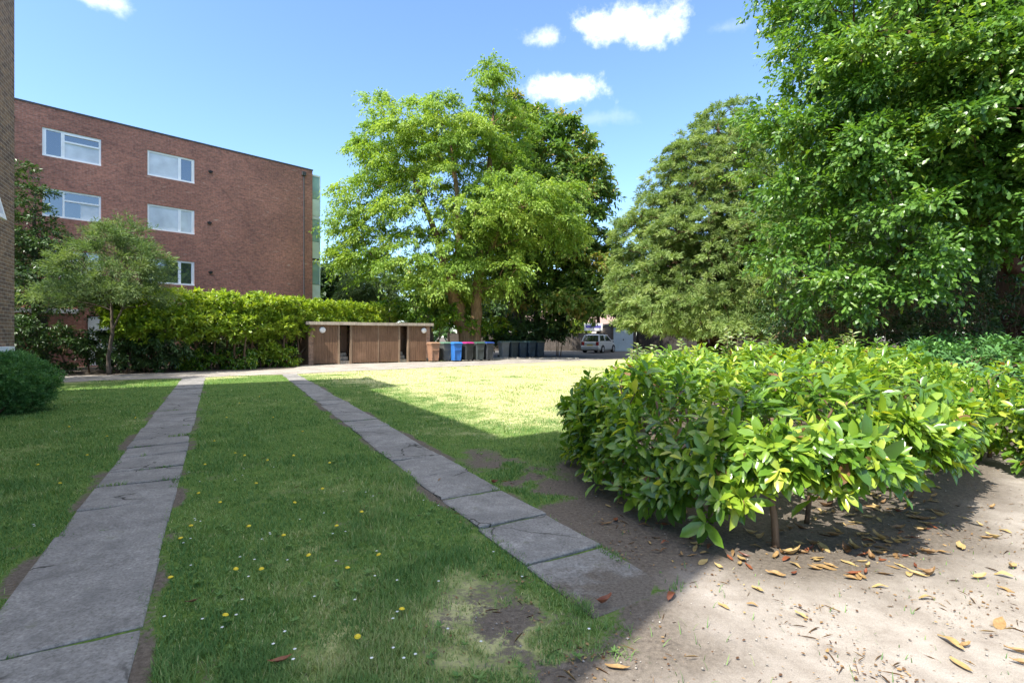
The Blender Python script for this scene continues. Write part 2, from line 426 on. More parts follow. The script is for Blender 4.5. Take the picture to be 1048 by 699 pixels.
def m_ground():
    t = NT('lawn_and_bare_soil'); co = t.coord()
    soil = t.attr('soil'); dry = t.attr('dry')
    fine = t.noise(38, co, 5, 0.7); mid = t.noise(5, co, 5, 0.65); big = t.noise(0.6, co, 4); grit = t.noise(170, co, 3, 0.7)
    d = t.math('ADD', dry, t.math('MULTIPLY', t.math('SUBTRACT', mid, 0.5), 1.0))
    green = t.ramp(fine, [(0.25, (0.04, 0.075, 0.017)), (0.55, (0.10, 0.165, 0.035)), (0.8, (0.18, 0.235, 0.06))])
    straw = t.ramp(fine, [(0.2, (0.30, 0.31, 0.13)), (0.5, (0.42, 0.41, 0.20)), (0.8, (0.50, 0.47, 0.26))])
    g = t.mix(t.mrange(d, 0.2, 0.8), green, straw)
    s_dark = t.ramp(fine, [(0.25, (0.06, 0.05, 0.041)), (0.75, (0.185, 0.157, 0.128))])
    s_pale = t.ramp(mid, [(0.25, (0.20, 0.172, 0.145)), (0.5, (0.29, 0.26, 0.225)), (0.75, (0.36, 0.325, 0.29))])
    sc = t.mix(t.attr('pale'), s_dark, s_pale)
    sc = t.mix(1.0, sc, t.ramp(grit, [(0.25, (0.72, 0.70, 0.68)), (0.7, (1.12, 1.12, 1.12))]), 'MULTIPLY')
    # pebbles and dark litter
    vo = t.new('ShaderNodeTexVoronoi'); vo.inputs['Scale'].default_value = 26; t.l.new(co, vo.inputs['Vector'])
    lit = t.math('MULTIPLY', t.mrange(vo.outputs['Distance'], 0.22, 0.12), t.mrange(mid, 0.52, 0.6, 0, 0.7))
    sc = t.mix(lit, sc, (0.13, 0.085, 0.05))
    sm = t.math('ADD', soil, t.math('MULTIPLY', t.math('SUBTRACT', fine, 0.5), 0.9))
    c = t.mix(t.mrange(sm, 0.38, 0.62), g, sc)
    t.base(c, 0.95, 0.1)
    t.bump(t.math('ADD', fine, t.math('MULTIPLY', grit, 0.5)), 0.5, 0.012)
    return t.mat
M['ground'] = m_ground()

# ------------------------------------------------------------------ ground fields
HEDGE_POLY = [(1.70, 3.24), (0.95, 4.3), (0.72, 5.2), (1.05, 6.6), (2.2, 8.6), (4.2, 10.2), (7.4, 10.4), (7.0, 8.2), (5.2, 6.3), (4.5, 5.15), (3.05, 3.8), (2.3, 3.35)]
def poly_dist(poly, x, y):
    """signed distance, negative inside"""
    P = np.array(poly); x = np.asarray(x, float); y = np.asarray(y, float)
    dmin = np.full(x.shape, 1e9); inside = np.zeros(x.shape, bool)
    for i in range(len(P)):
        a, b = P[i], P[(i+1) % len(P)]; e = b-a
        t = np.clip(((x-a[0])*e[0]+(y-a[1])*e[1])/(e@e), 0, 1)
        dmin = np.minimum(dmin, np.hypot(x-a[0]-t*e[0], y-a[1]-t*e[1]))
        c = ((a[1] > y) != (b[1] > y)) & (x < (b[0]-a[0])*(y-a[1])/(b[1]-a[1]+1e-12)+a[0])
        inside ^= c
    return np.where(inside, -dmin, dmin)
LP = (-1.0, -0.33)                                   # left path, across
def rp(v): return 1.66+0.022*(v-2), 2.27+0.017*(v-2) # right path, across
V_CROSS = lambda u: 20.5+0.16*np.maximum(0, u-2)
def soil_field(x, y):
    u, v = to_uv(x, y); n = fbm(x*1.3, y*1.3)-0.5; n2 = fbm(x*4.2+9, y*4.2)-0.5
    s = sstep(0.5, -0.5, poly_dist([(0.05, 1.2), (0.55, 2.2), (0.95, 2.9), (0.85, 4.0), (0.65, 5.0), (0.75, 6.2), (1.5, 8.2), (4, 10.8), (9, 13), (16, 20), (26, 20), (26, -4), (-0.2, -4), (0.1, 0.5)], x, y)+n*1.5)
    r0, r1 = rp(v)
    for e, w, k in ((LP[0]-0.02, 0.10, 0.58), (LP[1]+0.02, 0.08, 0.5), (r0, 0.12, 0.62), (r1, 0.12, 0.62)):
        s = np.maximum(s, np.exp(-((u-e)/w)**2)*np.clip(k-0.22+n*2.6, 0, 1)*sstep(21, 15, v))
    worn = np.exp(-((u-1.3)/0.6)**2)*sstep(3.6, 1.7, v)*np.clip(0.74+n2*2.6, 0, 1)
    worn = np.maximum(worn, np.exp(-((u-2.75)/0.5)**2)*sstep(8.0, 4.0, v)*np.clip(0.6+n2*2.2, 0, 1))
    s = np.maximum(s, worn); s = np.maximum(s, sstep(2.2, 2.4, u)*sstep(3.9, 3.4, v)); s = np.maximum(s, sstep(1.55, 1.75, u+n)*sstep(2.25, 1.95, v)*0.9)
    s = np.maximum(s, sstep(0.64, 0.85, fbm(x*2.1+40, y*2.1+3))*0.42)
    for cx, cy, r in ((-2.6, 1.5, 5), ): pass
    # soil below the tall hedge and the trees on the left
    s = np.maximum(s, sstep(23.0, 23.6, v+n)*sstep(5, 3.6, u))
    s = np.maximum(s, sstep(31.5, 33.5, y+n))
    s = np.maximum(s, 0.46*sstep(0.60, 0.74, fbm(x*4.6+21, y*4.6))*sstep(9, 5, y))
    return np.clip(s, 0, 1)
def dry_field(x, y):
    u, v = to_uv(x, y)
    d = 0.06+0.70*sstep(2.0, 5.5, u+2.2*(fbm(x*0.3, y*0.3)-0.5))*sstep(4.5, 8, v)
    d = d+0.35*sstep(18.5, 20.5, v+1.5*(fbm(x*.5, y*.5)-.5))
    d = d+0.75*(fbm(x*0.8+3, y*0.8)-0.48)+0.5*(fbm(x*3.3+8, y*3.3)-0.5)
    d = d+0.35*np.exp(-((u-1.0)/0.8)**2)*sstep(6, 1.5, v)
    return np.clip(d, 0, 1)
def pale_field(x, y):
    under = sstep(0.08, 0.62, poly_dist(HEDGE_POLY, x, y)+0.5*(fbm(x*3, y*3)-0.5))  # dark humus tone carried past the hedge, painting in its shadow
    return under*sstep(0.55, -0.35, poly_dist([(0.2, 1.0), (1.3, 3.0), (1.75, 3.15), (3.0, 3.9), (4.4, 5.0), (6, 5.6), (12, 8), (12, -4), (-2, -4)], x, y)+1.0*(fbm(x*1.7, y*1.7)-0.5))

def build_ground():
    xs = np.unique(np.concatenate([np.linspace(-320, -40, 12), np.linspace(-40, -14, 27), np.linspace(-14, -4, 81), np.linspace(-4, 6, 168), np.linspace(6, 14, 50), np.linspace(14, 40, 27), np.linspace(40, 320, 12)]))
    ys = np.unique(np.concatenate([np.linspace(-320, -10, 12), np.linspace(-10, 0.6, 30), np.linspace(0.6, 9, 150), np.linspace(9, 28, 140), np.linspace(28, 60, 30), np.linspace(60, 330, 12)]))
    X, Y = np.meshgrid(xs, ys)
    near = sstep(16, 8, np.hypot(X, Y))
    Z = near*((fbm(X*2.2, Y*2.2, 5)-0.62)*0.022-0.002)
    V = np.stack([X.ravel(), Y.ravel(), Z.ravel()], 1)
    nx = len(xs); i = np.arange(len(ys)-1)[:, None]*nx+np.arange(nx-1)[None]
    i = i.ravel(); q = np.stack([i, i+1, i+nx+1, i+nx], 1)
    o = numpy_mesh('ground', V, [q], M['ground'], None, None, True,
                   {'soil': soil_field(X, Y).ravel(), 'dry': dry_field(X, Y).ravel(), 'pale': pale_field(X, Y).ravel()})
    tag(o, kind='structure')
build_ground()

# ------------------------------------------------------------------ paths
JOINTS = []
def build_paths():
    rng = random.Random(3)
    def slab(mb, u0, u1, v0, v1, z=0.013, tilt=0.008, thick=0.06):
        # one paving slab with a chamfered, slightly chipped rim
        n = 7; rim = []
        for (a, b, c, d) in ((u0, v0, u1, v0), (u1, v0, u1, v1), (u1, v1, u0, v1), (u0, v1, u0, v0)):
            for k in range(n): rim.append((a+(c-a)*k/n, b+(d-b)*k/n))
        cu, cv = (u0+u1)/2, (v0+v1)/2; tx, ty = rng.uniform(-tilt, tilt), rng.uniform(-tilt, tilt)
        top, mid, bot = [], [], []
        for (a, b) in rim:
            k = rng.uniform(0.006, 0.018) if rng.random() > 0.16 else rng.uniform(0.02, 0.05)
            L = math.hypot(a-cu, b-cv); a2, b2 = a-(a-cu)/L*k, b-(b-cv)/L*k
            zz = z+(a-cu)*tx*3+(b-cv)*ty*3
            top.append(uv(a2, b2, zz)); mid.append(uv(a, b, zz-0.008)); bot.append(uv(a, b, zz-thick))
        mb.loft([bot, mid, top])
    mb = MB(); v = -1.0
    while v < 20.3:
        L = rng.choice((0.61, 0.61, 0.9, 0.76))
        j = rng.uniform(-0.012, 0.012); g = rng.uniform(0.012, 0.028)
        JOINTS.append((LP[0], LP[1], v+g*0.5))
        slab(mb, LP[0]+j, LP[1]+j, v+g, min(v+L, 20.42)); v += L
    tag(mb.build('path', M['concrete_path']), kind='structure')
    mb = MB()
    js = [2.05, 2.72, 3.42, 4.20, 4.97, 5.75]
    while js[-1] < 20.0: js.append(js[-1]+rng.choice((0.6, 0.76, 0.76)))
    for a, b in zip(js[:-1], js[1:]):
        u0, u1 = rp((a+b)/2); j = rng.uniform(-0.015, 0.015); g = rng.uniform(0.012, 0.03)
        JOINTS.append((u0, u1, a+g*0.5))
        slab(mb, u0+j, u1+j, a+g, min(b, 20.5), 0.003 if a < 2.5 else 0.012)
    tag(mb.build('path.001', M['concrete_path']), kind='structure')
    # cross path in front of the hedge and the bin store
    us = np.linspace(-30, 24, 70); V = []; q = []
    for k, u in enumerate(us):
        v0 = 20.45+0.16*max(0, u-2)+0.12*math.sin(u*1.7); v1 = 23.4+2.9*float(sstep(2.6, 3.6, u))+0.10*math.sin(u*2.3)+(0.25*max(0, u-10))
        V += [uv(u, v0, 0.012), uv(u, v1, 0.012)]
        if k: q.append((2*k-2, 2*k, 2*k+1, 2*k-1))
    mb = MB(); mb.add(V, q); tag(mb.build('pavement', M['concrete_pale']), kind='structure')
    # asphalt drive by the parked car
    mb = MB(); mb.add([(-2.5, 32.8, 0.016), (1.5, 31.5, 0.016), (9, 30.5, 0.016), (24, 34, 0.016), (24, 47.5, 0.016), (-4, 47.5, 0.016)], [(0, 1, 2, 3, 4, 5)])
    tag(mb.build('driveway', M['asphalt']), kind='structure')
    mb = MB()
    mb.tube([(-1.4, 31.3, 0.03), (1.4, 31.0, 0.03), (4, 30.6, 0.03)], 0.07, 6); tag(mb.build('kerb', M['concrete_pale']), kind='structure')
build_paths()

# ------------------------------------------------------------------ leaf templates (along, across, up)
def T(verts, tris, quads=()):
    return (np.array(verts, float), np.array(tris, int).reshape(-1, 3), np.array(quads, int).reshape(-1, 4))
T_LAUREL = T([(0,0,0),(.3,0,-.0),(.65,0,-.03),(1,0,-.11),
              (.16,-.24,.025),(.47,-.48,.05),(.78,-.40,.01),(.16,.24,.025),(.47,.48,.05),(.78,.40,.01)],
             [(0,4,1),(0,1,7),(3,2,6),(3,9,2)], [(4,5,2,1),(1,2,8,7)][:0]+[(1,4,5,2),(7,1,2,8)]) 
T_LAUREL = (T_LAUREL[0], np.array([(0,4,1),(0,1,7),(5,6,2),(6,3,2),(2,9,8),(2,3,9)]), np.array([(1,4,5,2),(7,1,2,8)]))
T_DIAMOND = T([(0,0,0),(.5,-.5,.04),(1,0,-.08),(.5,.5,.04)], [], [(0,1,2,3)])
T_OAK = T([(0,0,0),(.3,-.34,.05),(.45,-.2,.03),(.68,-.5,.02),(1,-.12,-.1),(1,.12,-.1),(.68,.5,.02),(.45,.2,.03),(.3,.34,.05)],
          [(0,1,2),(0,7,8)], [(0,2,3,4)][:0]+[(2,3,4,5),(2,5,6,7)])
T_OAK = (T_OAK[0], np.array([(0,1,2),(0,2,7),(0,7,8)]), np.array([(2,3,4,5),(2,5,6,7)]))
T_BLADE = T([(0,-.5,0),(0,.5,0),(.6,.32,.06),(.6,-.32,.06),(1,0,.28)], [(3,2,4)], [(0,1,2,3)])
T_HEX = T([(0,0,0),(.33,-.5,.05),(.7,-.38,.0),(1,0,-.1),(.7,.38,.0),(.33,.5,.05)], [], [(0,1,2,3),(0,3,4,5)])

def unit(a): return a/np.maximum(np.linalg.norm(a, axis=-1, keepdims=True), 1e-9)
def leaves(name, P, D, N, L, W, tpl, mat, tint, parent=None, smooth=False):
    TV, TT, TQ = tpl; n, k = len(P), len(TV)
    D = unit(D); B = unit(np.cross(N, D)); N2 = np.cross(D, B)
    L = np.broadcast_to(np.asarray(L, float).reshape(-1, 1), (n, 1)); W = np.broadcast_to(np.asarray(W, float).reshape(-1, 1), (n, 1))
    V = (P[:, None]+(L*D)[:, None]*TV[None, :, 0:1]+(W*B)[:, None]*TV[None, :, 1:2]+(L*N2)[:, None]*TV[None, :, 2:3]).reshape(-1, 3)
    off = (np.arange(n)*k)[:, None, None]; fs = []
    if len(TT): fs.append((TT[None]+off).reshape(-1, 3))
    if len(TQ): fs.append((TQ[None]+off).reshape(-1, 4))
    return numpy_mesh(name, V, fs, mat, np.repeat(tint, k), parent, smooth)

def sample_lobes(rng, lobes, n, mind, shell=0.5, keep=None):
    """clump centres inside a union of ellipsoids, mostly near the outside"""
    w = np.array([l[1][0]*l[1][1]+l[1][1]*l[1][2]+l[1][0]*l[1][2] for l in lobes]); w = w/w.sum()
    out = []
    tries = 0
    while len(out) < n and tries < n*60:
        tries += 1
        i = rng.choice(len(lobes), p=w); c, r = np.array(lobes[i][0], float), np.array(lobes[i][1], float)
        d = unit(rng.normal(size=3)); q = shell+(1-shell)*rng.random()**0.6
        p = c+d*r*q
        if keep is not None and not keep(p): continue
        if out and np.min(np.linalg.norm(np.array(out)-p, axis=1)) < mind: continue
        out.append(p)
    return np.array(out)

def spray(rng, C, axis, R, twigs, per, droop=0.5, up=0.25, outw=0.9, flat=0.6, leaf_droop=0.3, norm_up=0.8, sidew=0.75):
    """leaves along twigs that fan out of every clump centre; returns P, D, N, clump index"""
    K = len(C)
    o = C-axis; o[:, 2] *= 0.5; o = unit(o)
    d = rng.normal(size=(K, twigs, 3)); d[..., 2] *= flat; d = unit(d)+o[:, None]*outw*0.7; d[..., 2] += up; d = unit(d)
    Rk = (R*rng.uniform(0.65, 1.25, K))[:, None, None]; Lt = Rk*rng.uniform(0.55, 1.15, (K, twigs, 1))
    s = rng.uniform(0.12, 1.0, (K, twigs, per))**0.75
    P = C[:, None, None]+d[:, :, None]*(Lt[..., None]*s[..., None])
    P[..., 2] -= droop*Lt*s**2
    side = unit(rng.normal(size=P.shape)); P = P+side*0.06*R
    td = d[:, :, None]-np.array((0, 0, 1))*(2*droop*s[..., None])
    D = unit(unit(td)*0.8+side*sidew-np.array((0, 0, leaf_droop)))
    N = unit(rng.normal(size=P.shape)*0.55+o[:, None, None]*0.45+np.array((0, 0, norm_up)))
    idx = np.repeat(np.arange(K), twigs*per)
    return P.reshape(-1, 3), D.reshape(-1, 3), N.reshape(-1, 3), idx

def limbs(mb, nodes, C, rng, r0=0.09, tip=0.012, n=5, arch=0.12, back=0.1):
    """grow branches from the given nodes (pos, radius) to every clump centre"""
    P = [np.array(p, float) for p, r in nodes]; Rr = [r for p, r in nodes]
    order = np.argsort([min(np.linalg.norm(c-p) for p in P) for c in C])
    for i in order:
        c = C[i]; A = np.array(P)
        cost = np.linalg.norm(A-c, axis=1)+0.9*np.maximum(0, A[:, 2]-c[2]+0.3)+0.25/np.maximum(np.array(Rr), 0.02)*0.02
        j = int(np.argmin(cost)); a = P[j]; L = np.linalg.norm(c-a)
        ra = min(Rr[j]*0.7, max(0.02, r0*min(1, L/4)))
        pts, rad = [], []
        m = 2 if L < 0.8 else 4
        for k in range(m+1):
            t = k/m; p = a+(c-a)*t; p[2] += arch*L*math.sin(math.pi*t)*(1-t)
            if 0 < k < m: p = p+rng.normal(size=3)*L*0.035
            pts.append(p); rad.append(ra+(tip-ra)*t)
            if k and k < m or k == m: P.append(p.copy()); Rr.append(max(tip, rad[-1]))
        mb.tube([tuple(p) for p in pts], rad, n, caps=False)

def tint_for(rng, idx, K, spread=0.2, bias=0.0):
    base = rng.uniform(0.15, 0.75, K)
    return np.clip(base[idx]+rng.normal(size=len(idx))*spread+bias, 0, 1)

# ------------------------------------------------------------------ buildings
def window_unit(parent, x0, x1, z0, z1, kind, y=0.0):
    """white framed window in the plane y (outside towards -y); the frame is the part, panes its sub-parts"""
    f = MB(); fw = 0.08; yo, yi = y-0.03, y+0.05
    f.box(x0, x1, yo, yi, z1-fw, z1); f.box(x0, x1, yo-0.03, yi, z0-0.004, z0+fw)
    f.box(x0, x0+fw, yo, yi, z0+fw, z1-fw); f.box(x1-fw, x1, yo, yi, z0+fw, z1-fw)
    panes = []
    W = x1-x0
    if kind == 'left_casement':
        xm = x0+W*0.35; zt = z1-(z1-z0)*0.34
        f.box(xm-0.035, xm+0.035, yo, yi, z0+fw, z1-fw)
        f.box(x0+fw, x0+fw+0.05, yo-0.015, yi-0.01, z0+fw, z1-fw); f.box(xm-0.085, xm-0.035, yo-0.015, yi-0.01, z0+fw, z1-fw)
        f.box(xm+0.035, x1-fw, yo-0.02, yi, zt-0.05, zt+0.02); f.box(xm+0.035, x1-fw, yo-0.02, yi-0.01, z1-fw-0.05, z1-fw)
        panes = [(x0+fw+0.05, xm-0.085, z0+fw, z1-fw, 'pane'), (xm+0.035, x1-fw, zt+0.02, z1-fw-0.05, 'pane'), (xm+0.035, x1-fw, z0+fw, zt-0.05, 'blind')]
    elif kind == 'left_casement_open':
        xm = x0+W*0.35; zt = z1-(z1-z0)*0.34; xq = xm+0.035+(x1-xm)*0.42
        f.box(xm-0.035, xm+0.035, yo, yi, z0+fw, z1-fw)
        f.box(xm+0.035, x1-fw, yo-0.02, yi, zt-0.05, zt+0.02)
        panes = [(x0+fw, xm-0.035, z0+fw, z1-fw, 'pane'), (xm+0.035, x1-fw, zt+0.02, z1-fw, 'pane'), (xm+0.035, xq, z0+fw, zt-0.05, 'pane'), (xq, x1-fw, z0+fw, zt-0.05, 'blind')]
    else:
        xm = x0+W*0.66
        f.box(xm-0.035, xm+0.035, yo, yi, z0+fw, z1-fw)
        f.box(xm+0.035, xm+0.085, yo-0.015, yi-0.01, z0+fw, z1-fw); f.box(x1-fw-0.05, x1-fw, yo-0.015, yi-0.01, z0+fw, z1-fw)
        k2 = 'blind' if kind != 'right_casement_clear' else 'pane'
        panes = [(x0+fw, xm-0.035, z0+fw, z1-fw, k2), (xm+0.085, x1-fw-0.05, z0+fw, z1-fw, 'blind' if kind == 'right_blind' else 'pane')]
    fo = f.build('window', M['upvc'], parent)
    for a, b, c, d, k in panes:
        m = MB(); m.box(a, b, y+0.005, y+0.02, c, d); m.build('pane', M[k], fo)
    return fo

def wall_with_holes(mb, x0, x1, z0, z1, y, holes, depth=0.12):
    """a front wall face with real openings and reveals"""
    xs = sorted({x0, x1, *[h[0] for h in holes], *[h[1] for h in holes]}); zs = sorted({z0, z1, *[h[2] for h in holes], *[h[3] for h in holes]})
    for i in range(len(xs)-1):
        for j in range(len(zs)-1):
            cx, cz = (xs[i]+xs[i+1])/2, (zs[j]+zs[j+1])/2
            if any(h[0] < cx < h[1] and h[2] < cz < h[3] for h in holes): continue
            mb.add([(xs[i], y, zs[j]), (xs[i+1], y, zs[j]), (xs[i+1], y, zs[j+1]), (xs[i], y, zs[j+1])], [(0, 1, 2, 3)])
    for a, b, c, d in holes:
        Y = y+depth
        mb.add([(a,y,c),(b,y,c),(b,y,d),(a,y,d),(a,Y,c),(b,Y,c),(b,Y,d),(a,Y,d)], [(0,4,5,1),(1,5,6,2),(2,6,7,3),(3,7,4,0),(4,7,6,5)])

def build_far_block():
    ang = math.atan2(0.725, 0.688)
    t = thing('apartment_building', 'four storey red brick apartment block with white windows behind the tall hedge', 'building', (-12.1, 31.0, 0), ang)
    H = 11.4; XL = -30
    holes = []
    wins = []
    rows = [(9.27, 10.5), (6.64, 7.87), (4.0, 5.22)]
    kinds = {(-8.3, 0): 'right_blind1', (-8.3, 1): 'right_blind', (-8.3, 2): 'right_casement_clear', (-12.1, 0): 'left_casement', (-12.1, 1): 'left_casement_open', (-12.1, 2): 'left_casement_open'}
    for c in (-8.3, -12.1, -18.3, -22.2):
        for r, (a, b) in enumerate(rows):
            holes.append((c, c+2.02, a, b)); wins.append((c, c+2.02, a, b, kinds.get((c, r), 'left_casement')))
    garage = [(-17.2, -14.8, 0.05, 2.3), (-14.3, -11.9, 0.05, 2.3), (-10.6, -9.4, 0.05, 2.35)]
    holes += garage
    w = MB(); wall_with_holes(w, XL, 0, 0, H, 0, holes, 0.14)
    w.add([(0,0,0),(0,14,0),(0,14,H),(0,0,H)], [(0,1,2,3)]); w.add([(XL,0,0),(XL,14,0),(XL,14,H),(XL,0,H)], [(3,2,1,0)])
    w.add([(XL,14,0),(0,14,0),(0,14,H),(XL,14,H)], [(3,2,1,0)])
    w.build('wall', M['brick_red'], t)
    for a in wins: window_unit(t, *a, y=0.07)
    r = MB(); r.box(XL+0.1, -0.1, 0.1, 13.9, H-0.25, H-0.1); r.build('roof', M['roof_felt'], t)
    c = MB(); c.box(XL-0.03, 0.03, -0.03, 0.3, H, H+0.07); c.box(-0.27, 0.031, 0.303, 14.03, H, H+0.072); c.box(XL-0.03, XL+0.27, 0.303, 14.03, H, H+0.072)
    c.build('coping', M['coping'], t)
    for x, z in ((-13.05, 10.62), (-13.9, 10.2), (-5.55, 10.05), (-5.6, 7.35), (-5.55, 4.75), (-17, 9.9)):
        m = MB(); m.disc((x, -0.03, z), (0, 1, 0), 0.075, 0.1, 12); m.box(x-0.1, x+0.1, -0.085, -0.01, z-0.02, z+0.05); m.build('air_vent', M['black_vent'], t)
    for a, b, c0, d in garage[:2]:
        m = MB(); m.box(a+0.04, b-0.04, 0.06, 0.1, c0, d-0.02)
        for k in range(1, 9): m.box(a+0.04, b-0.04, 0.045, 0.06, c0+k*0.25-0.012, c0+k*0.25+0.012)
        m.build('garage_door', m_plain('dark_garage_paint', (0.03, 0.028, 0.026), 0.5), t)
    m = MB(); m.box(-10.55, -9.45, 0.05, 0.1, 0.05, 2.3); m.build('door', M['white_paint'], t)
    m = MB(); m.box(-17.5, -10.9, -0.06, 0.06, 2.42, 2.62); m.build('lintel', M['white_paint'], t)
    m = MB(); m.tube([(-0.55, -0.06, 0.1), (-0.55, -0.06, H-0.3)], 0.035, 8); m.box(-0.66, -0.44, -0.13, -0.002, H-0.42, H-0.2); m.build('downpipe', M['coping'], t)
    # enclosed balconies on the end wall, pale green panels and bluish glass
    for k in range(4):
        z = 0.9+k*2.63
        if z+2.5 > 11.2: pass
        b = MB(); b.box(0.02, 0.62, 0.35, 5.0, z-0.12, z); bo = b.build('balcony', M['coping'] if k == 2 else M['white_paint'], t)
        p = MB(); p.box(0.6, 0.655, 0.33, 5.02, z+0.002, z+1.02); p.box(0.02, 0.598, 0.33, 0.375, z+0.002, z+1.02); p.build('panel', M['green_panel'], bo)
        g = MB(); g.box(0.61, 0.64, 0.34, 5.0, z+1.05, z+2.38); g.box(0.02, 0.605, 0.34, 0.37, z+1.05, z+2.38); g.build('pane', M['balcony_glass'], bo)
        s = MB(); s.box(0.59, 0.66, 0.325, 0.385, z+1.022, z+2.4); s.box(0.02, 0.66, 0.32, 5.03, z+2.402, z+2.5); s.build('frame', M['green_panel'], bo)
build_far_block()

def build_near_block():
    # local x runs along the face (away from the viewer), outside is -y ; world: x -> VD, -y -> UD
    o = uv(-3.76, 0.02)
    t = thing('apartment_building', 'dark brown brick apartment block at the left edge, nearest the camera', 'building', o, math.atan2(VD[1], VD[0]))
    H = 11.4; L = 14.81; A, Bx = 3.61, 11.36; D = 11.0
    w = MB(); wins = []
    for a, b, y in ((0, A, 0.0), (A, Bx, 0.95), (Bx, L, 0.0)):
        holes = []
        if y == 0:
            for k in range(4): holes.append((a+0.8, b-1.0, 0.95+2.63*k, 2.15+2.63*k))
        else:
            for k in range(4):
                for c in (a+0.7, a+3.1, a+5.5):
                    if k == 0 and c == a+3.1: holes.append((a+3.3, a+4.4, 0.05, 2.15))
                    else: holes.append((c, c+1.6, 0.95+2.63*k, 2.15+2.63*k))
        wall_with_holes(w, a, b, 0, H, y, holes, 0.14)
        wins += [(h, y) for h in holes if h[2] > 0.5]
    w.add([(A,0,0),(A,0.95,0),(A,0.95,H),(A,0,H)], [(0,1,2,3)]); w.add([(Bx,0.95,0),(Bx,0,0),(Bx,0,H),(Bx,0.95,H)], [(0,1,2,3)])
    w.add([(0,D,0),(0,0,0),(0,0,H),(0,D,H)], [(0,1,2,3)]); w.add([(L,0,0),(L,D,0),(L,D,H),(L,0,H)], [(0,1,2,3)]); w.add([(L,D,0),(0,D,0),(0,D,H),(L,D,H)], [(0,1,2,3)])
    w.build('wall', M['brick_dark'], t)
    for i, (h, y) in enumerate(wins):
        if y == 0 and abs(h[2]-(0.95+2.63)) < 0.1 and h[0] > 5:
            # this one stands open: a top-hung sash swung out
            f = MB(); a, b, c, d = h
            f.box(a, b, y+0.04, y+0.12, d-0.06, d); f.box(a, b, y+0.04, y+0.12, c, c+0.06); f.box(a, a+0.06, y+0.04, y+0.12, c+0.06, d-0.06); f.box(b-0.06, b, y+0.04, y+0.12, c+0.06, d-0.06)
            f.box(b-0.66, b-0.6, y+0.04, y+0.12, c+0.06, d-0.06)
            fo = f.build('window', M['upvc'], t)
            m = MB(); m.box(a+0.06, b-0.66, y+0.07, y+0.085, c+0.06, d-0.06); m.build('pane', M['pane'], fo)
            R = Matrix.Translation((0, y+0.03, d-0.03)) @ Matrix.Rotation(math.radians(-13), 4, 'X')
            sh = MB(); hgt = d-c-0.06; x0, x1 = b-1.1, b-0.5
            for (p, q, z0, z1) in ((x0, x1, -0.07, 0), (x0, x1, -hgt, -hgt+0.08), (x0, x0+0.07, -hgt+0.08, -0.07), (x1-0.07, x1, -hgt+0.08, -0.07)):
                sh.box(p, q, -0.05, 0, z0, z1, M=R)
            sh.build('sash', M['upvc'], fo)
        else:
            window_unit(t, *h, 'left_casement' if i % 2 else 'right_casement_clear', y=y+0.07)
    m = MB(); m.box(A+3.33, A+4.37, 1.01, 1.05, 0.05, 2.13); m.build('door', M['white_paint'], t)
    m = MB(); m.box(0.1, L-0.1, 1.06, D-0.1, H-0.25, H-0.12); m.box(0.1, A-0.1, 0.1, 1.05, H-0.25, H-0.12); m.box(Bx+0.1, L-0.1, 0.1, 1.05, H-0.25, H-0.12); m.build('roof', M['roof_felt'], t)
    m = MB()
    for a, b, y in ((-0.03, A+0.03, -0.03), (A+0.034, Bx-0.034, 0.92), (Bx-0.03, L+0.03, -0.03)): m.box(a, b, y, y+0.3, H, H+0.06)
    m.build('coping', M['coping'], t)
    m = MB(); m.box(Bx-0.02, L+0.02, -0.03, -0.002, 0.0, 0.3); m.build('plinth', M['concrete_path'], t)
    m = MB(); m.box(L-0.95, L-0.6, -0.16, -0.004, 0.62, 1.22); m.build('meter_box', M['white_paint'], t)
build_near_block()

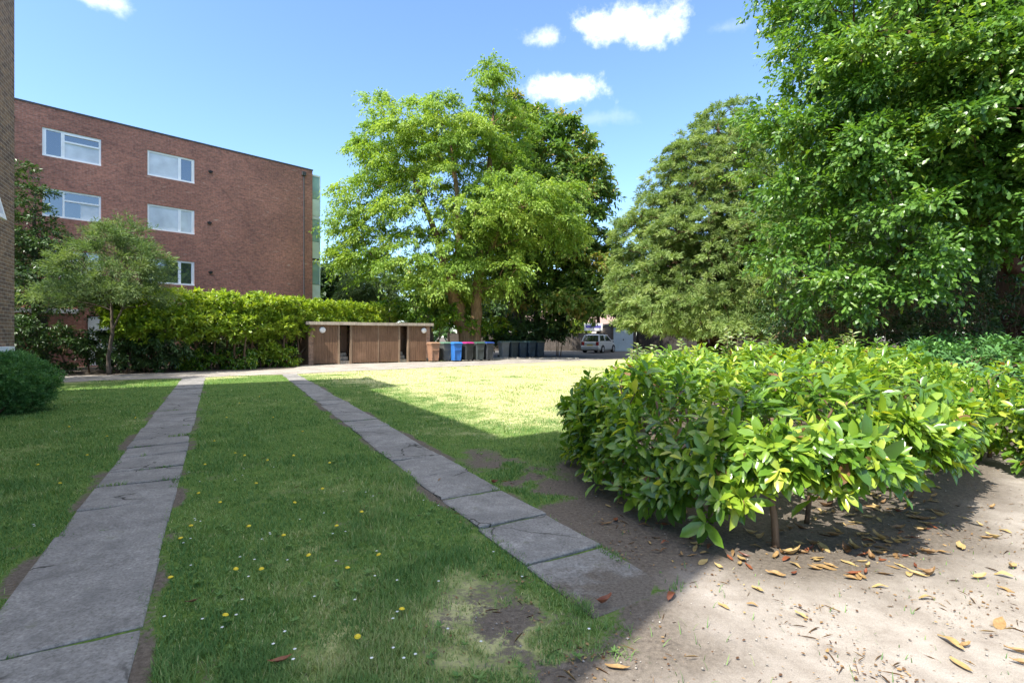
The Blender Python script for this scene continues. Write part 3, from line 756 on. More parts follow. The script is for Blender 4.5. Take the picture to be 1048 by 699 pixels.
# ------------------------------------------------------------------ bin store
def build_store():
    a = np.array((-9.75, 24.5)); b = np.array((-4.5, 28.0)); d = b-a; L = float(np.hypot(*d))
    t = thing('bin_store', 'long low brown timber bin store with flat roof and open doorways', 'shed', (a[0], a[1], 0), math.atan2(d[1], d[0]))
    H = 2.12; D = 2.2
    m = MB(); m.box(0, 0.22, 0.0, D, 0, H-0.12); m.box(L-0.22, L, 0.0, D, 0, H-0.12); m.box(0.22, L-0.22, D-0.22, D, 0, H-0.12); m.build('wall', m_brick('tan_brick', (0.33, 0.20, 0.13), (0.22, 0.13, 0.09), (0.3, 0.27, 0.23)), t)
    m = MB(); m.box(-0.14, L+0.14, -0.12, D+0.1, H-0.115, H-0.04); m.build('roof', M['roof_felt'], t)
    m = MB(); m.box(-0.16, L*0.36, -0.16, -0.124, H-0.17, H-0.02); m.box(L*0.36+0.01, L*0.68, -0.158, -0.124, H-0.175, H-0.028); m.box(L*0.68+0.01, L+0.16, -0.16, -0.124, H-0.17, H-0.022)
    m.build('fascia', M['fascia'], t)
    # plan along the front: panel, opening, two wide doors, opening, panel
    x = [0.22, 1.42, 2.02, 3.42, 4.55, 5.05, L-0.22]
    x = [v*(L/6.31) if 0 < i < 6 else v for i, v in enumerate(x)]
    def boards(x0, x1, name, z0=0.06, z1=H-0.13, y=0.0):
        mb = MB(); n = max(2, int((x1-x0)/0.115)); w = (x1-x0)/n; rng = random.Random(int(x0*100))
        for k in range(n):
            o = rng.uniform(-0.004, 0.004)
            mb.box(x0+k*w+0.004, x0+(k+1)*w-0.004, y+o, y+0.025+o, z0+rng.uniform(-.01, .012), z1)
        mb.box(x0, x1, y+0.03, y+0.07, z0+0.2, z0+0.32); mb.box(x0, x1, y+0.03, y+0.07, z1-0.35, z1-0.23)
        return mb.build(name, M['shed_wood'], t)
    boards(x[0], x[1]-0.05, 'panel'); boards(x[2]+0.05, x[3]-0.02, 'door'); boards(x[3]+0.02, x[4]-0.05, 'door'); boards(x[5]+0.05, x[6], 'panel')
    for q in (x[1], x[2], x[3], x[4], x[5]):
        m = MB(); w = 0.05 if q != x[3] else 0.018
        m.box(q-w, q+w, -0.02, 0.08, 0, H-0.125); m.build('post', M['shed_post'], t)
    for x0, x1 in ((x[1]+0.05, x[2]-0.05), (x[4]+0.05, x[5]-0.05)):
        m = MB()
        for k in range(3): m.box(x0, x1, 0.10+0.28*k, 0.34+0.28*k, 0.001+k*0.19, 0.17+k*0.19)
        m.build('step', M['fascia'], t)
        m = MB(); m.box(x0+0.55*(x1-x0), x1+0.1, 0.9, 0.93, 0.6, H-0.2); m.build('inner_door', M['shed_wood'], t)
    for q in (x[0]+0.42, L-0.36):
        m = MB(); n = 18; prof = [(0.15, 0), (0.15, 0.03), (0.135, 0.06), (0.09, 0.085), (0.03, 0.095)]
        rings = [[(q+r*math.cos(2*math.pi*k/n), -0.006-h, H-0.42+r*math.sin(2*math.pi*k/n)) for k in range(n)] for r, h in prof]
        m.loft(rings); m.build('bulkhead_lamp', M['white_paint'], t, smooth=True)
build_store()

# ------------------------------------------------------------------ wheelie bins
def rrect(w, d, r, z, n=4, cy=0.0):
    out = []
    for cx, cy2, a0 in ((w/2-r, d/2-r, 0), (-w/2+r, d/2-r, 90), (-w/2+r, -d/2+r, 180), (w/2-r, -d/2+r, 270)):
        for k in range(n+1):
            a = math.radians(a0+90*k/n); out.append((cx+r*math.cos(a), cy+cy2+r*math.sin(a), z))
    return out
def make_bin(label, body_c, lid_c, loc, rz, group, tall=1.0):
    t = thing('wheelie_bin', label, 'wheelie bin', loc, rz, group)
    mb = m_plain('bin_plastic_body', body_c, 0.45, 0.12, 3); ml = m_plain('bin_plastic_lid', lid_c, 0.42, 0.1, 3)
    m = MB(); m.loft([rrect(0.44, 0.48, 0.05, 0.06, cy=-0.02), rrect(0.46, 0.52, 0.05, 0.35, cy=-0.01), rrect(0.52, 0.62, 0.05, 0.90), rrect(0.555, 0.66, 0.05, 0.905), rrect(0.56, 0.665, 0.05, 0.965)])
    m.box(-0.19, 0.19, -0.326, -0.300, 0.62, 0.66); m.box(-0.2, -0.16, -0.305, -0.26, 0.2, 0.75); m.box(0.16, 0.2, -0.305, -0.26, 0.2, 0.75)
    m.build('body', mb, t, smooth=False, bevel=0.008)
    m = MB(); m.loft([rrect(0.575, 0.69, 0.06, 0.968, cy=-0.01), rrect(0.58, 0.70, 0.06, 1.0, cy=-0.012), rrect(0.50, 0.60, 0.06, 1.045, cy=-0.005), rrect(0.3, 0.4, 0.05, 1.062)])
    m.build('lid', ml, t, bevel=0.006)
    m = MB(); m.tube([(-0.27, 0.38, 0.94), (0.27, 0.38, 0.94)], 0.017, 8); m.box(-0.25, -0.21, 0.31, 0.39, 0.92, 0.96); m.box(0.21, 0.25, 0.31, 0.39, 0.92, 0.96); m.build('handle', mb, t)
    for sx in (-1, 1):
        m = MB(); m.disc((sx*0.245, 0.24, 0.1), (1, 0, 0), 0.1, 0.05, 16); m.build('wheel', M['rubber'], t)
    return t
def build_bins():
    d = 28.0
    first = [(443.5, 'brown wheelie bin beside the end of the timber bin store', (0.27, 0.15, 0.095), (0.27, 0.16, 0.10), 0.0, 27.6),
             (455.5, 'dark grey wheelie bin with a green lid, between the brown and blue bins', (0.075, 0.08, 0.075), (0.10, 0.19, 0.13), 0.05, 28.1),
             (466.5, 'bright blue wheelie bin in the front row', (0.03, 0.14, 0.42), (0.035, 0.17, 0.5), -0.03, 28.0),
             (478.0, 'black wheelie bin with a magenta lid beside the blue bin', (0.03, 0.033, 0.033), (0.35, 0.03, 0.16), 0.08, 28.3),
             (489.5, 'charcoal wheelie bin with a dark green lid next to the magenta lid', (0.05, 0.06, 0.06), (0.05, 0.11, 0.075), -0.04, 28.6),
             (499.0, 'charcoal wheelie bin with a dark blue lid, last of the front row', (0.045, 0.05, 0.055), (0.02, 0.05, 0.2), 0.06, 28.9)]
    for px, lab, bc, lc, r, dd in first:
        make_bin(lab, bc, lc, at(px, dd, 0.014), r+0.55, 'wheelie bins beside the bin store')
    second = [(515.5, 'grey wheelie bin at the left end of the rear row, its pale side sunlit', (0.15, 0.16, 0.17), (0.13, 0.17, 0.16)),
              (524.5, 'dark wheelie bin standing second in the rear row, behind the lawn', (0.03, 0.045, 0.055), (0.10, 0.13, 0.12)),
              (533.5, 'dark blue-grey wheelie bin, middle of the rear row', (0.022, 0.042, 0.065), (0.05, 0.09, 0.09)),
              (542.5, 'dark wheelie bin, fourth along the rear row', (0.02, 0.038, 0.06), (0.045, 0.085, 0.085)),
              (551.5, 'dark wheelie bin at the right end of the rear row near the driveway', (0.02, 0.036, 0.055), (0.07, 0.085, 0.06))]
    for i, (px, lab, bc, lc) in enumerate(second):
        make_bin(lab, bc, lc, at(px, 31.6+0.18*i, 0.03), 0.5+0.05*(i % 2), 'wheelie bins in the rear row')
build_bins()

# ------------------------------------------------------------------ car, fence, gate, house beyond
def build_car():
    t = thing('parked_car', 'small silver hatchback parked on the driveway beside the dark fence', 'car', at(613, 42.3, 0.018), math.radians(57))
    paint = m_plain('silver_paint', (0.62, 0.63, 0.62), 0.28, 0.03, 2, 0.6, 0.25)
    glass = m_glass('car_glass', (0.02, 0.024, 0.028)); black = M['rubber']
    # x forward. lower body cross-sections (x, half width low, half width belt, z bottom, z belt)
    st = [(-1.76, 0.66, 0.66, 0.34, 0.72), (-1.72, 0.76, 0.75, 0.24, 0.90), (-1.45, 0.81, 0.79, 0.20, 0.95), (-0.6, 0.82, 0.80, 0.18, 0.95), (0.5, 0.82, 0.80, 0.18, 0.93),
          (1.0, 0.815, 0.78, 0.19, 0.90), (1.45, 0.79, 0.72, 0.21, 0.78), (1.70, 0.70, 0.60, 0.25, 0.66), (1.78, 0.56, 0.5, 0.30, 0.55)]
    def sec(x, wl, wb, z0, z1):
        return [(x, -wl*0.9, z0), (x, -wl, z0+0.12), (x, -wl-0.01, (z0+z1)/2), (x, -wb, z1), (x, wb, z1), (x, wl+0.01, (z0+z1)/2), (x, wl, z0+0.12), (x, wl*0.9, z0)]
    m = MB(); m.loft([sec(*s) for s in st])
    m.build('body', paint, t, smooth=False, bevel=0.03)
    # glasshouse: dark glass shell, then painted roof and pillars
    cab = [(-1.68, 0.70, 0.93, 0.70), (-1.28, 0.62, 1.43, 0.62), (0.10, 0.62, 1.46, 0.62), (0.92, 0.70, 0.92, 0.70)]
    g = MB()
    lowr = [(-1.68, -0.735, 0.92), (0.98, -0.735, 0.91), (0.98, 0.735, 0.91), (-1.68, 0.735, 0.92)]
    upr = [(-1.36, -0.60, 1.42), (0.18, -0.60, 1.42), (0.18, 0.60, 1.42), (-1.36, 0.60, 1.42)]
    g.loft([lowr, upr]); g.build('windows', glass, t)
    r = MB(); r.loft([[(-1.42, -0.615, 1.40), (0.22, -0.615, 1.40), (0.22, 0.615, 1.40), (-1.42, 0.615, 1.40)], [(-1.40, -0.60, 1.45), (0.18, -0.60, 1.45), (0.18, 0.60, 1.45), (-1.40, 0.60, 1.45)], [(-1.2, -0.45, 1.495), (0.0, -0.45, 1.495), (0.0, 0.45, 1.495), (-1.2, 0.45, 1.495)]])
    r.build('roof', paint, t, bevel=0.02)
    p = MB()
    for s in (-1, 1):
        p.tube([(-1.70, s*0.74, 0.90), (-1.39, s*0.61, 1.42)], 0.06, 6); p.tube([(1.0, s*0.74, 0.90), (0.2, s*0.61, 1.42)], 0.045, 6)
        p.tube([(-0.45, s*0.752, 0.90), (-0.48, s*0.612, 1.42)], 0.04, 6)
    p.build('pillar', paint, t)
    for x in (-1.12, 1.10):
        for s in (-1, 1):
            w = MB(); w.disc((x, s*0.75, 0.29), (0, 1, 0), 0.29, 0.19, 24); wo = w.build('wheel', black, t)
            h = MB(); h.disc((x, s*0.80, 0.29), (0, 1, 0), 0.19, 0.11, 20)
            h.build('rim', m_plain('wheel_trim', (0.5, 0.5, 0.5), 0.35, 0.05, 3, 0.5, 0.4), wo)
            a = MB(); a.tube([(x+0.335*math.cos(q), s*0.815, 0.29+0.335*math.sin(q)) for q in np.linspace(0.02, math.pi-0.02, 14)], 0.03, 6); a.build('wheel_arch', black, t)
    for s in (-1, 1):
        l = MB(); l.box(-1.785, -1.70, s*0.62-0.11, s*0.62+0.11, 0.62, 0.90); l.build('tail_light', m_plain('red_lens', (0.35, 0.03, 0.03), 0.25), t)
        l = MB(); l.box(1.55, 1.72, s*0.52-0.12, s*0.52+0.12, 0.60, 0.72); l.build('headlight', M['upvc'], t)
        mi = MB(); mi.box(0.62, 0.74, s*0.88-0.09, s*0.88+0.09, 0.92, 1.05); mi.build('wing_mirror', paint, t, bevel=0.02)
        h = MB(); h.box(-0.42, -0.25, s*0.835-0.012, s*0.835+0.012, 0.78, 0.81); h.build('door_handle', paint, t)
    b = MB(); b.loft([rrect(0.12, 1.5, 0.05, 0.28), rrect(0.16, 1.58, 0.05, 0.36), rrect(0.16, 1.58, 0.05, 0.52), rrect(0.1, 1.5, 0.04, 0.56)]); bo = b.build('bumper', paint, t, loc=(-1.74, 0, 0), bevel=0.01)
    n = MB(); n.box(-1.845, -1.825, -0.26, 0.26, 0.58, 0.69); n.build('number_plate', m_plain('yellow_plate', (0.6, 0.45, 0.08), 0.4), t)
    w = MB(); w.box(-1.72, -1.70, -0.3, 0.3, 1.0, 1.03, M=Matrix.Rotation(0, 4, 'X')); w.build('rear_wiper', black, t)
build_car()

def fence(name, label, p0, p1, H, mat, step=0.14, z0=0.0):
    p0, p1 = np.array(p0), np.array(p1); d = p1-p0; L = float(np.hypot(*d))
    t = thing(name, label, 'fence', (p0[0], p0[1], 0), math.atan2(d[1], d[0]))
    m = MB(); n = int(L/step); rng = random.Random(int(L*10))
    for k in range(n): m.box(k*step, k*step+step*0.97, rng.uniform(0, .012), 0.03, z0+0.05, H+rng.uniform(-.02, .02))
    m.build('boards', mat, t)
    m = MB(); m.box(0, L, 0.032, 0.08, 0.3, 0.38); m.box(0, L, 0.032, 0.08, H-0.35, H-0.27); m.build('rail', mat, t)
    k = 0.0
    while k <= L:
        m = MB(); m.box(k-0.05, k+0.05, 0.082, 0.18, 0, H+0.05); m.build('post', mat, t); k += 2.4
fence('timber_fence', 'dark close-boarded timber fence behind the silver car, left of the pale gate', (-6, 47.8), (8.6, 46.6), 1.62, M['fence_wood'])
fence('timber_fence', 'dark timber fence running right of the pale gate under the yew', (11.2, 45.8), (26, 40), 1.9, m_wood('shade_toned_boards', (0.035, 0.03, 0.026)))  # boards coloured darker to stand in for shade on this fence

def build_gate():
    t = thing('garage', 'pale blue-white garage door in a small flat roofed garage past the car', 'garage', (8.75, 45.3, 0), 0.05)
    m = MB(); m.box(0, 0.25, 0, 4, 0, 2.3); m.box(2.05, 2.3, 0, 4, 0, 2.3); m.box(0.25, 2.05, 0.3, 0.5, 2.12, 2.3); m.box(0.25, 2.05, 3.8, 4, 0, 2.3)
    m.build('wall', M['fence_wood'], t)
    m = MB(); m.box(-0.1, 2.4, -0.15, 4.1, 2.302, 2.42); m.build('roof', M['roof_felt'], t)
    m = MB(); m.box(0.252, 2.048, 0.08, 0.13, 0.03, 2.11)
    for k in range(1, 12): m.box(0.252+k*0.15-0.008, 0.252+k*0.15+0.008, 0.07, 0.08, 0.05, 2.1)
    do = m.build('door', m_plain('pale_blue_white_paint', (0.40, 0.48, 0.53), 0.5, 0.06, 2), t)
    m = MB(); m.box(1.1, 1.2, 0.03, 0.07, 1.0, 1.1); m.build('handle', M['black_vent'], do)
build_gate()

def build_bungalow():
    t = thing('bungalow', 'low cream rendered house glimpsed over the dark fence through the trees', 'house', (2.5, 66, 0), 0.1)
    w = MB(); holes = [(1.5, 3.2, 1.0, 2.2), (5.0, 7.0, 1.0, 2.2)]
    wall_with_holes(w, -6, 12, 0, 2.9, 0, holes, 0.15); w.box(-6, 12, 0.15, 8, 0, 2.9); w.build('wall', m_plain('cream_render', (0.66, 0.60, 0.56), 0.8, 0.06, 1), t)
    for h in holes: window_unit(t, *h, 'left_casement', y=0.07)
    r = MB(); r.loft([[(-6.5, -0.5, 2.9), (12.5, -0.5, 2.9), (12.5, 8.5, 2.9), (-6.5, 8.5, 2.9)], [(-3.5, 3.9, 5.3), (9.5, 3.9, 5.3), (9.5, 4.1, 5.3), (-3.5, 4.1, 5.3)]]); r.build('roof', m_plain('clay_roof_tile', (0.28, 0.19, 0.16), 0.85, 0.2, 3), t)
    t2 = thing('sign_board', 'small white board with a blue band above the fence behind the car', 'sign', (7.55, 47.4, 0), 0.0)
    m = MB(); m.box(-0.85, 0.85, 0, 0.04, 1.85, 2.55); m.build('board', M['white_paint'], t2)
    m = MB(); m.box(-0.7, 0.7, -0.012, -0.002, 2.12, 2.34); m.build('band', m_plain('blue_violet_paint', (0.10, 0.09, 0.35), 0.5), t2)
    m = MB(); m.box(-0.7, -0.62, 0.042, 0.1, 0, 2.5); m.build('post', M['fence_wood'], t2)
    m = MB(); m.box(0.62, 0.7, 0.042, 0.1, 0, 2.5); m.build('post', M['fence_wood'], t2)
build_bungalow()

# ------------------------------------------------------------------ trees
def tree(name, label, base, trunk, rad, lobes, seed, leaf, bark, n_clumps=150, mind=0.6, shell=0.5, R=0.9, twigs=14, per=16, L=0.16, W=0.06, tpl=T_DIAMOND,
         keep=None, extra_nodes=(), spread=0.18, bias=0.0, cat='tree', group=None, limb_r=0.09, smooth_trunk=True, **sp):
    """trunk: list of polylines (first is the bole), rad: list of radius lists; all in world coordinates"""
    rng = np.random.default_rng(seed)
    t = thing(name, label, cat, base, 0, group); B = np.array(base)
    C = sample_lobes(rng, lobes, n_clumps, mind, shell, keep)
    mb = MB(); nodes = []
    for pl, rr in zip(trunk, rad):
        # densify
        P = []; Q = []
        for i in range(len(pl)-1):
            for k in range(4):
                s = k/4; P.append(np.array(pl[i])*(1-s)+np.array(pl[i+1])*s); Q.append(rr[i]*(1-s)+rr[i+1]*s)
        P.append(np.array(pl[-1], float)); Q.append(rr[-1])
        P = [p+rng.normal(size=3)*0.12*q*(1 if 0 < i else 0) for i, (p, q) in enumerate(zip(P, Q))]
        mb.tube([tuple(p-B) for p in P], Q, 12)
        nodes += [(p-B, q) for p, q in zip(P, Q) if p[2] > 1.2]
    limbs(mb, nodes, C-B, rng, limb_r)
    mb.build('trunk', bark, t, smooth=smooth_trunk)
    axis = np.array([np.mean(C[:, 0]), np.mean(C[:, 1]), 0.0]); axis = np.repeat(axis[None], len(C), 0); axis[:, 2] = C[:, 2].min()*0.5+C[:, 2]*0.4
    P, D, N, idx = spray(rng, C-B, axis-B, R, twigs, per, **sp)
    n = len(P)
    leaves('crown', P, D, N, L*rng.uniform(0.65, 1.3, n), W*rng.uniform(0.7, 1.25, n), tpl, leaf, tint_for(rng, idx, len(C), spread, bias), t)
    return t

def lobe(px, py, d, wpx, hpx, dy=None):
    """an ellipsoid lobe read off the photograph at distance d"""
    c = at(px, d, zat(py, d)); return (c, (wpx/F*d, dy or wpx/F*d, hpx/F*d))

# pale green locust behind the bin store
d = 31.0
tb = at(481, d, 0)
tree('locust_tree', 'tall yellow-green feathery tree with a forked ochre trunk behind the bins', tb,
     [[tb, at(478, d, 1.2), at(470, d, 2.8), at(462, d, 4.3), at(446, d-0.5, 7.5), at(420, d-1, 11)],
      [at(484, d, 0), at(486, d, 1.4), at(488, d, 4.0), at(494, d, 7.0), at(500, d, 11), at(505, d, 15)],
      [at(462, d, 4.3), at(470, d-.8, 7), at(466, d-1.4, 10.5), at(460, d-1.5, 13)],
      [at(491, d, 5.2), at(515, d-1, 8), at(545, d-2, 9.5)]],
     [[0.62, 0.50, 0.40, 0.34, 0.2, 0.08], [0.42, 0.38, 0.33, 0.27, 0.18, 0.07], [0.24, 0.2, 0.13, 0.05], [0.22, 0.15, 0.06]],
     [lobe(415, 150, d, 62, 48), lobe(385, 215, d-1, 45, 60), lobe(455, 145, d-1, 50, 42), lobe(508, 130, d, 42, 62), lobe(506, 80, d, 14, 24), lobe(470, 215, d-1.5, 60, 50),
      lobe(535, 215, d-1.5, 58, 42), lobe(440, 265, d-1, 55, 30), lobe(575, 228, d-1.5, 30, 20), lobe(380, 262, d-.5, 32, 24), lobe(470, 300, d+1, 34, 16), lobe(505, 275, d-2, 42, 22), lobe(450, 288, d-2, 36, 15)],
     11, M['leaf_locust'], M['bark_orange'], n_clumps=310, mind=0.66, shell=0.35, R=1.3, twigs=20, per=24, L=0.19, W=0.08, droop=0.55, up=0.25, flat=0.5, leaf_droop=0.45, bias=0.05, limb_r=0.1)

# darker tree with bronze tips behind it
d = 36.0
tb = at(531, d, 0)
tree('chestnut_tree', 'dark green tree with bronze tips standing behind the yellow-green tree', tb,
     [[tb, at(531, d, 2), at(528, d, 5), at(535, d, 9), at(545, d, 13)], [at(530, d, 2.5), at(545, d-1, 5), at(565, d-1, 8)], [at(529, d, 3), at(515, d, 6), at(505, d, 10)], [at(549, d+1, 0), at(550, d+1, 3), at(556, d+1, 7)]],
     [[0.55, 0.42, 0.36, 0.25, 0.1], [0.25, 0.2, 0.1], [0.25, 0.2, 0.1], [0.3, 0.25, 0.1]],
     [lobe(560, 170, d, 45, 60), lobe(590, 205, d-1, 34, 50), lobe(555, 265, d, 60, 45), lobe(600, 275, d-1, 30, 40), lobe(520, 250, d+1, 45, 60), lobe(530, 150, d+1, 30, 50), lobe(575, 310, d-1, 40, 18)],
     12, M['leaf_chestnut'], M['bark_grey'], bias=0.08, n_clumps=260, mind=0.8, shell=0.35, R=1.3, twigs=18, per=18, L=0.34, W=0.15, droop=0.35, up=0.35, spread=0.22, leaf_droop=0.35)

# yew
d = 26.0
tb = at(735, d, 0)
def yew_keep(p): return p[2] > 0.75
tree('yew_tree', 'broad drooping evergreen yew sweeping low between the car and the oak', tb,
     [[tb, at(735, d, 2), at(733, d, 6), at(735, d, 12.3)], [at(744, d, 0), at(748, d, 2), at(765, d, 6), at(775, d, 10)], [at(722, d-.3, 0), at(715, d-.5, 2), at(698, d-1, 5), at(690, d-1, 8)]],
     [[0.5, 0.42, 0.3, 0.05], [0.35, 0.3, 0.2, 0.06], [0.3, 0.26, 0.15, 0.06]],
     [lobe(742, 225, d, 74, 112), lobe(742, 225, d, 50, 80), lobe(705, 215, d-.5, 50, 70), lobe(672, 262, d-1, 42, 62), lobe(725, 270, d-2.5, 74, 64), lobe(655, 302, d-1, 36, 34), lobe(748, 130, d, 30, 24),
      lobe(790, 220, d, 55, 80), lobe(700, 318, d-2.5, 62, 28), lobe(770, 315, d-2, 60, 32), lobe(840, 270, d, 45, 60), lobe(645, 250, d-.5, 22, 30), lobe(715, 334, d-3, 66, 12), lobe(660, 330, d-2, 30, 12), lobe(735, 230, d-1, 70, 100)],
     13, M['leaf_yew'], M['bark_red'], n_clumps=2900, mind=0.18, shell=0.62, R=0.52, twigs=10, per=15, L=0.18, W=0.032, sidew=0.45, keep=yew_keep, droop=0.45, up=1.1, flat=1.2, outw=0.9, leaf_droop=0.25, norm_up=0.1, spread=0.17, bias=-0.02)

# oak on the right, close to the camera
ob = at(1046, 14.2, 0)
def oak_keep(p):
    px = 524+F*p[0]/max(p[1], 1); 
    low = 1.9+max(0, (p[0]-7.0))*0.30
    return p[2] > low and p[1] > 6.5
d = 12.0
tree('oak_tree', 'large broad-leaved oak filling the upper right, its branches hanging low', ob,
     [[ob, (14.1, 14.2, 2.0), (13.7, 14.0, 5), (13.2, 13.6, 9), (12.6, 13, 12.5)], [(13.8, 14.0, 3.2), (11.8, 13, 4.6), (9.8, 12.4, 5.0), (8.2, 12, 4.6)], [(13.7, 14, 4.6), (11.5, 12.0, 6.8), (9.3, 11.2, 8.0), (7.6, 11.4, 8.2)],
      [(13.9, 14.1, 4.0), (13.3, 11.5, 6.5), (12.4, 9.5, 7.6)], [(13.4, 13.8, 8), (11.2, 14, 11), (9.4, 14, 12)], [(13.9, 14.1, 3.5), (12.8, 12, 4.2), (11.2, 10.2, 4.4)]],
     [[0.50, 0.42, 0.36, 0.25, 0.1], [0.22, 0.17, 0.12, 0.05], [0.22, 0.16, 0.1, 0.05], [0.2, 0.13, 0.06], [0.12, 0.08, 0.04], [0.13, 0.1, 0.05]],
     [((8.3, 12.0, 4.2), (2.2, 2.4, 2.6)), ((9.1, 11.8, 8.2), (2.6, 2.8, 2.8)), ((11.4, 11.0, 7.6), (3.2, 3.0, 3.2)), ((12.5, 10.0, 5.8), (3.0, 2.6, 1.9)), ((11.2, 13.5, 11.5), (4.5, 4, 3.0)),
      ((10.0, 10.5, 5.8), (2.2, 2.2, 2.2)), ((15.5, 13, 8.5), (4, 4, 3.6)), ((7.6, 12.4, 6.4), (1.6, 2, 2.4)), ((14.0, 9.4, 8.4), (3, 2.5, 2.5)), ((15, 17, 9), (5, 4, 4)), ((12.5, 11.0, 4.4), (2.6, 2.2, 1.6)), ((13.2, 12.6, 4.2), (2.0, 1.6, 1.4))],
     14, M['leaf_oak'], M['bark_red'], n_clumps=1050, mind=0.33, shell=0.35, R=0.85, twigs=16, per=18, L=0.135, W=0.075, tpl=T_OAK, keep=oak_keep, droop=0.25, up=0.2, flat=0.6, leaf_droop=0.25, norm_up=0.9, spread=0.16, limb_r=0.1)

# trees in front of the left end of the far block
d = 19.5
tb = at(36, d+1, 0)
tree('holly_tree', 'dark broad-leaved evergreen tree against the left end of the brick block', tb,
     [[tb, at(37, d+1, 1.5), at(34, d+1, 4), at(36, d+1, 7)]], [[0.16, 0.13, 0.1, 0.03]],
     [lobe(28, 215, d+1, 20, 42), lobe(40, 265, d+1, 34, 38), lobe(70, 300, d+1, 45, 20), lobe(20, 300, d, 40, 30), lobe(15, 250, d+.5, 25, 50), lobe(100, 303, d+1.5, 40, 16), lobe(-30, 260, d, 40, 70)],
     15, M['leaf_dark'], M['bark_grey'], n_clumps=170, mind=0.45, shell=0.3, R=0.75, twigs=14, per=14, L=0.13, W=0.06, droop=0.3, spread=0.25, bias=0.05, limb_r=0.05)
d = 18.5
tb = at(112, d, 0)
tree('tamarisk_tree', 'feathery grey-green small tree on a thin pale stem before the brick block', tb,
     [[tb, at(111, d, 0.7), at(115, d, 1.5), at(114, d, 2.6), at(117, d, 4.4)], [at(115, d, 1.6), at(128, d, 2.6), at(150, d, 3.6)], [at(114, d, 2.4), at(96, d, 3.3), at(84, d, 4.2)]],
     [[0.075, 0.062, 0.058, 0.04, 0.015], [0.035, 0.025, 0.01], [0.035, 0.022, 0.01]],
     [lobe(118, 252, d, 26, 20), lobe(140, 280, d, 30, 16), lobe(92, 272, d+.3, 24, 20), lobe(158, 268, d, 14, 8), lobe(112, 302, d, 44, 14), lobe(108, 238, d, 12, 8), lobe(75, 305, d, 26, 12)],
     16, M['leaf_feather'], M['bark_grey'], n_clumps=92, mind=0.33, shell=0.2, R=0.8, twigs=16, per=26, L=0.13, W=0.024, droop=0.28, up=0.45, flat=0.6, outw=1.4, leaf_droop=-0.1, spread=0.2, limb_r=0.04)

# background trees
def bg_tree(name, label, px, d, ytop, wpx, seed, mat, ybot=330, n=110, R=1.3, L=0.4, W=0.2, group=None, **kw):
    tb = at(px, d, 0); zt = zat(ytop, d); zb = max(0.6, zat(ybot, d)); w = wpx/F*d
    h = zt-zb
    lob = [((tb[0], d, zb+h*0.5), (w, w, h*0.5)), ((tb[0]-w*0.35, d-0.5, zb+h*0.35), (w*0.7, w*0.7, h*0.36)), ((tb[0]+w*0.4, d-0.3, zb+h*0.42), (w*0.65, w*0.7, h*0.4))]
    tree(name, label, tb, [[tb, (tb[0], d, zb+h*0.3), (tb[0]+w*0.05, d, zt*0.92)]], [[0.028*zt, 0.022*zt, 0.05]], lob, seed, mat, M['bark_grey'],
         n_clumps=n, mind=0.05*w+0.3, shell=0.4, R=R, twigs=12, per=13, L=L, W=W, group=group, **kw)
bg_tree('background_tree', 'dark rounded tree beside the green balconies of the brick block', 342, 47, 252, 20, 21, M['leaf_dark'], n=60)
bg_tree('cypress_tree', 'grey-green cypress rising behind the right end of the tall hedge', 379, 38, 262, 26, 22, M['leaf_feather'], n=130, R=1.0, L=0.28, W=0.05, droop=0.5, up=0.6, leaf_droop=0.6)
bg_tree('background_tree', 'dark tree filling the gap low between the bins and the far trunks', 505, 52, 285, 42, 23, M['leaf_dark'], n=90)
bg_tree('background_tree', 'dark tree beyond the fence directly above the silver car', 612, 58, 285, 36, 24, M['leaf_dark'], ybot=322, n=70)
bg_tree('background_tree', 'tall dark tree hidden behind the left of the yew', 668, 55, 225, 50, 25, M['leaf_dark'], n=100)
bg_tree('background_tree', 'dark evergreen deep in shade behind the oak branches', 880, 27, 130, 80, 26, M['leaf_dark'], ybot=338, n=170, L=0.3, W=0.13)
bg_tree('background_tree', 'dark evergreen at the right edge behind the oak trunk', 1010, 25, 120, 95, 27, M['leaf_dark'], ybot=338, n=190, L=0.3, W=0.13)
bg_tree('background_tree', 'dark tree closing the gap beyond the fence right of the garage', 735, 50, 235, 75, 29, M['leaf_dark'], ybot=338, n=150)
bg_tree('background_tree', 'dark tree behind the right half of the yew, over the fence', 830, 44, 215, 70, 30, M['leaf_dark'], ybot=338, n=150)
bg_tree('background_tree', 'dark tree seen low between the oak trunk and the hollow', 960, 36, 200, 90, 38, M['leaf_dark'], ybot=340, n=170, L=0.34, W=0.16)
bg_tree('background_tree', 'dark tree beyond the right edge, past the oak trunk', 1100, 34, 160, 110, 39, M['leaf_dark'], ybot=340, n=170, L=0.34, W=0.16)
bg_tree('background_tree', 'unseen leafy tree added past the far end of the dark brown block, shading the path', -187, 12.5, -10, 85, 46, M['leaf_dark'], ybot=290, n=120, L=0.22, W=0.1)  # stands out of view, added to cast shade on the path
bg_tree('background_tree', 'distant mid green tree behind the dark left tree', 440, 60, 255, 40, 28, M['leaf_chestnut'], n=80)

def build_woodland():
    rng = np.random.default_rng(90); C = []
    for k in range(520):
        a = math.radians(rng.uniform(-75, 75)); d_ = rng.uniform(85, 105); top = 6+5*vnoise(np.array([a*9.0]), np.array([1.5]))[0]
        C.append((d_*math.sin(a), d_*math.cos(a), rng.uniform(0.5, top)))
    C = np.array(C); P, D, N, idx = spray(rng, C, C-np.array((0, -3, 3.0)), 2.6, 10, 9, droop=0.3, up=0.3)
    o = leaves('woodland', P, D, N, 1.1, 0.7, T_DIAMOND, M['leaf_dark'], tint_for(rng, idx, len(C)))
    tag(o, 'far belt of dark trees closing the view beyond the gardens', 'woodland', kind='stuff')
build_woodland()

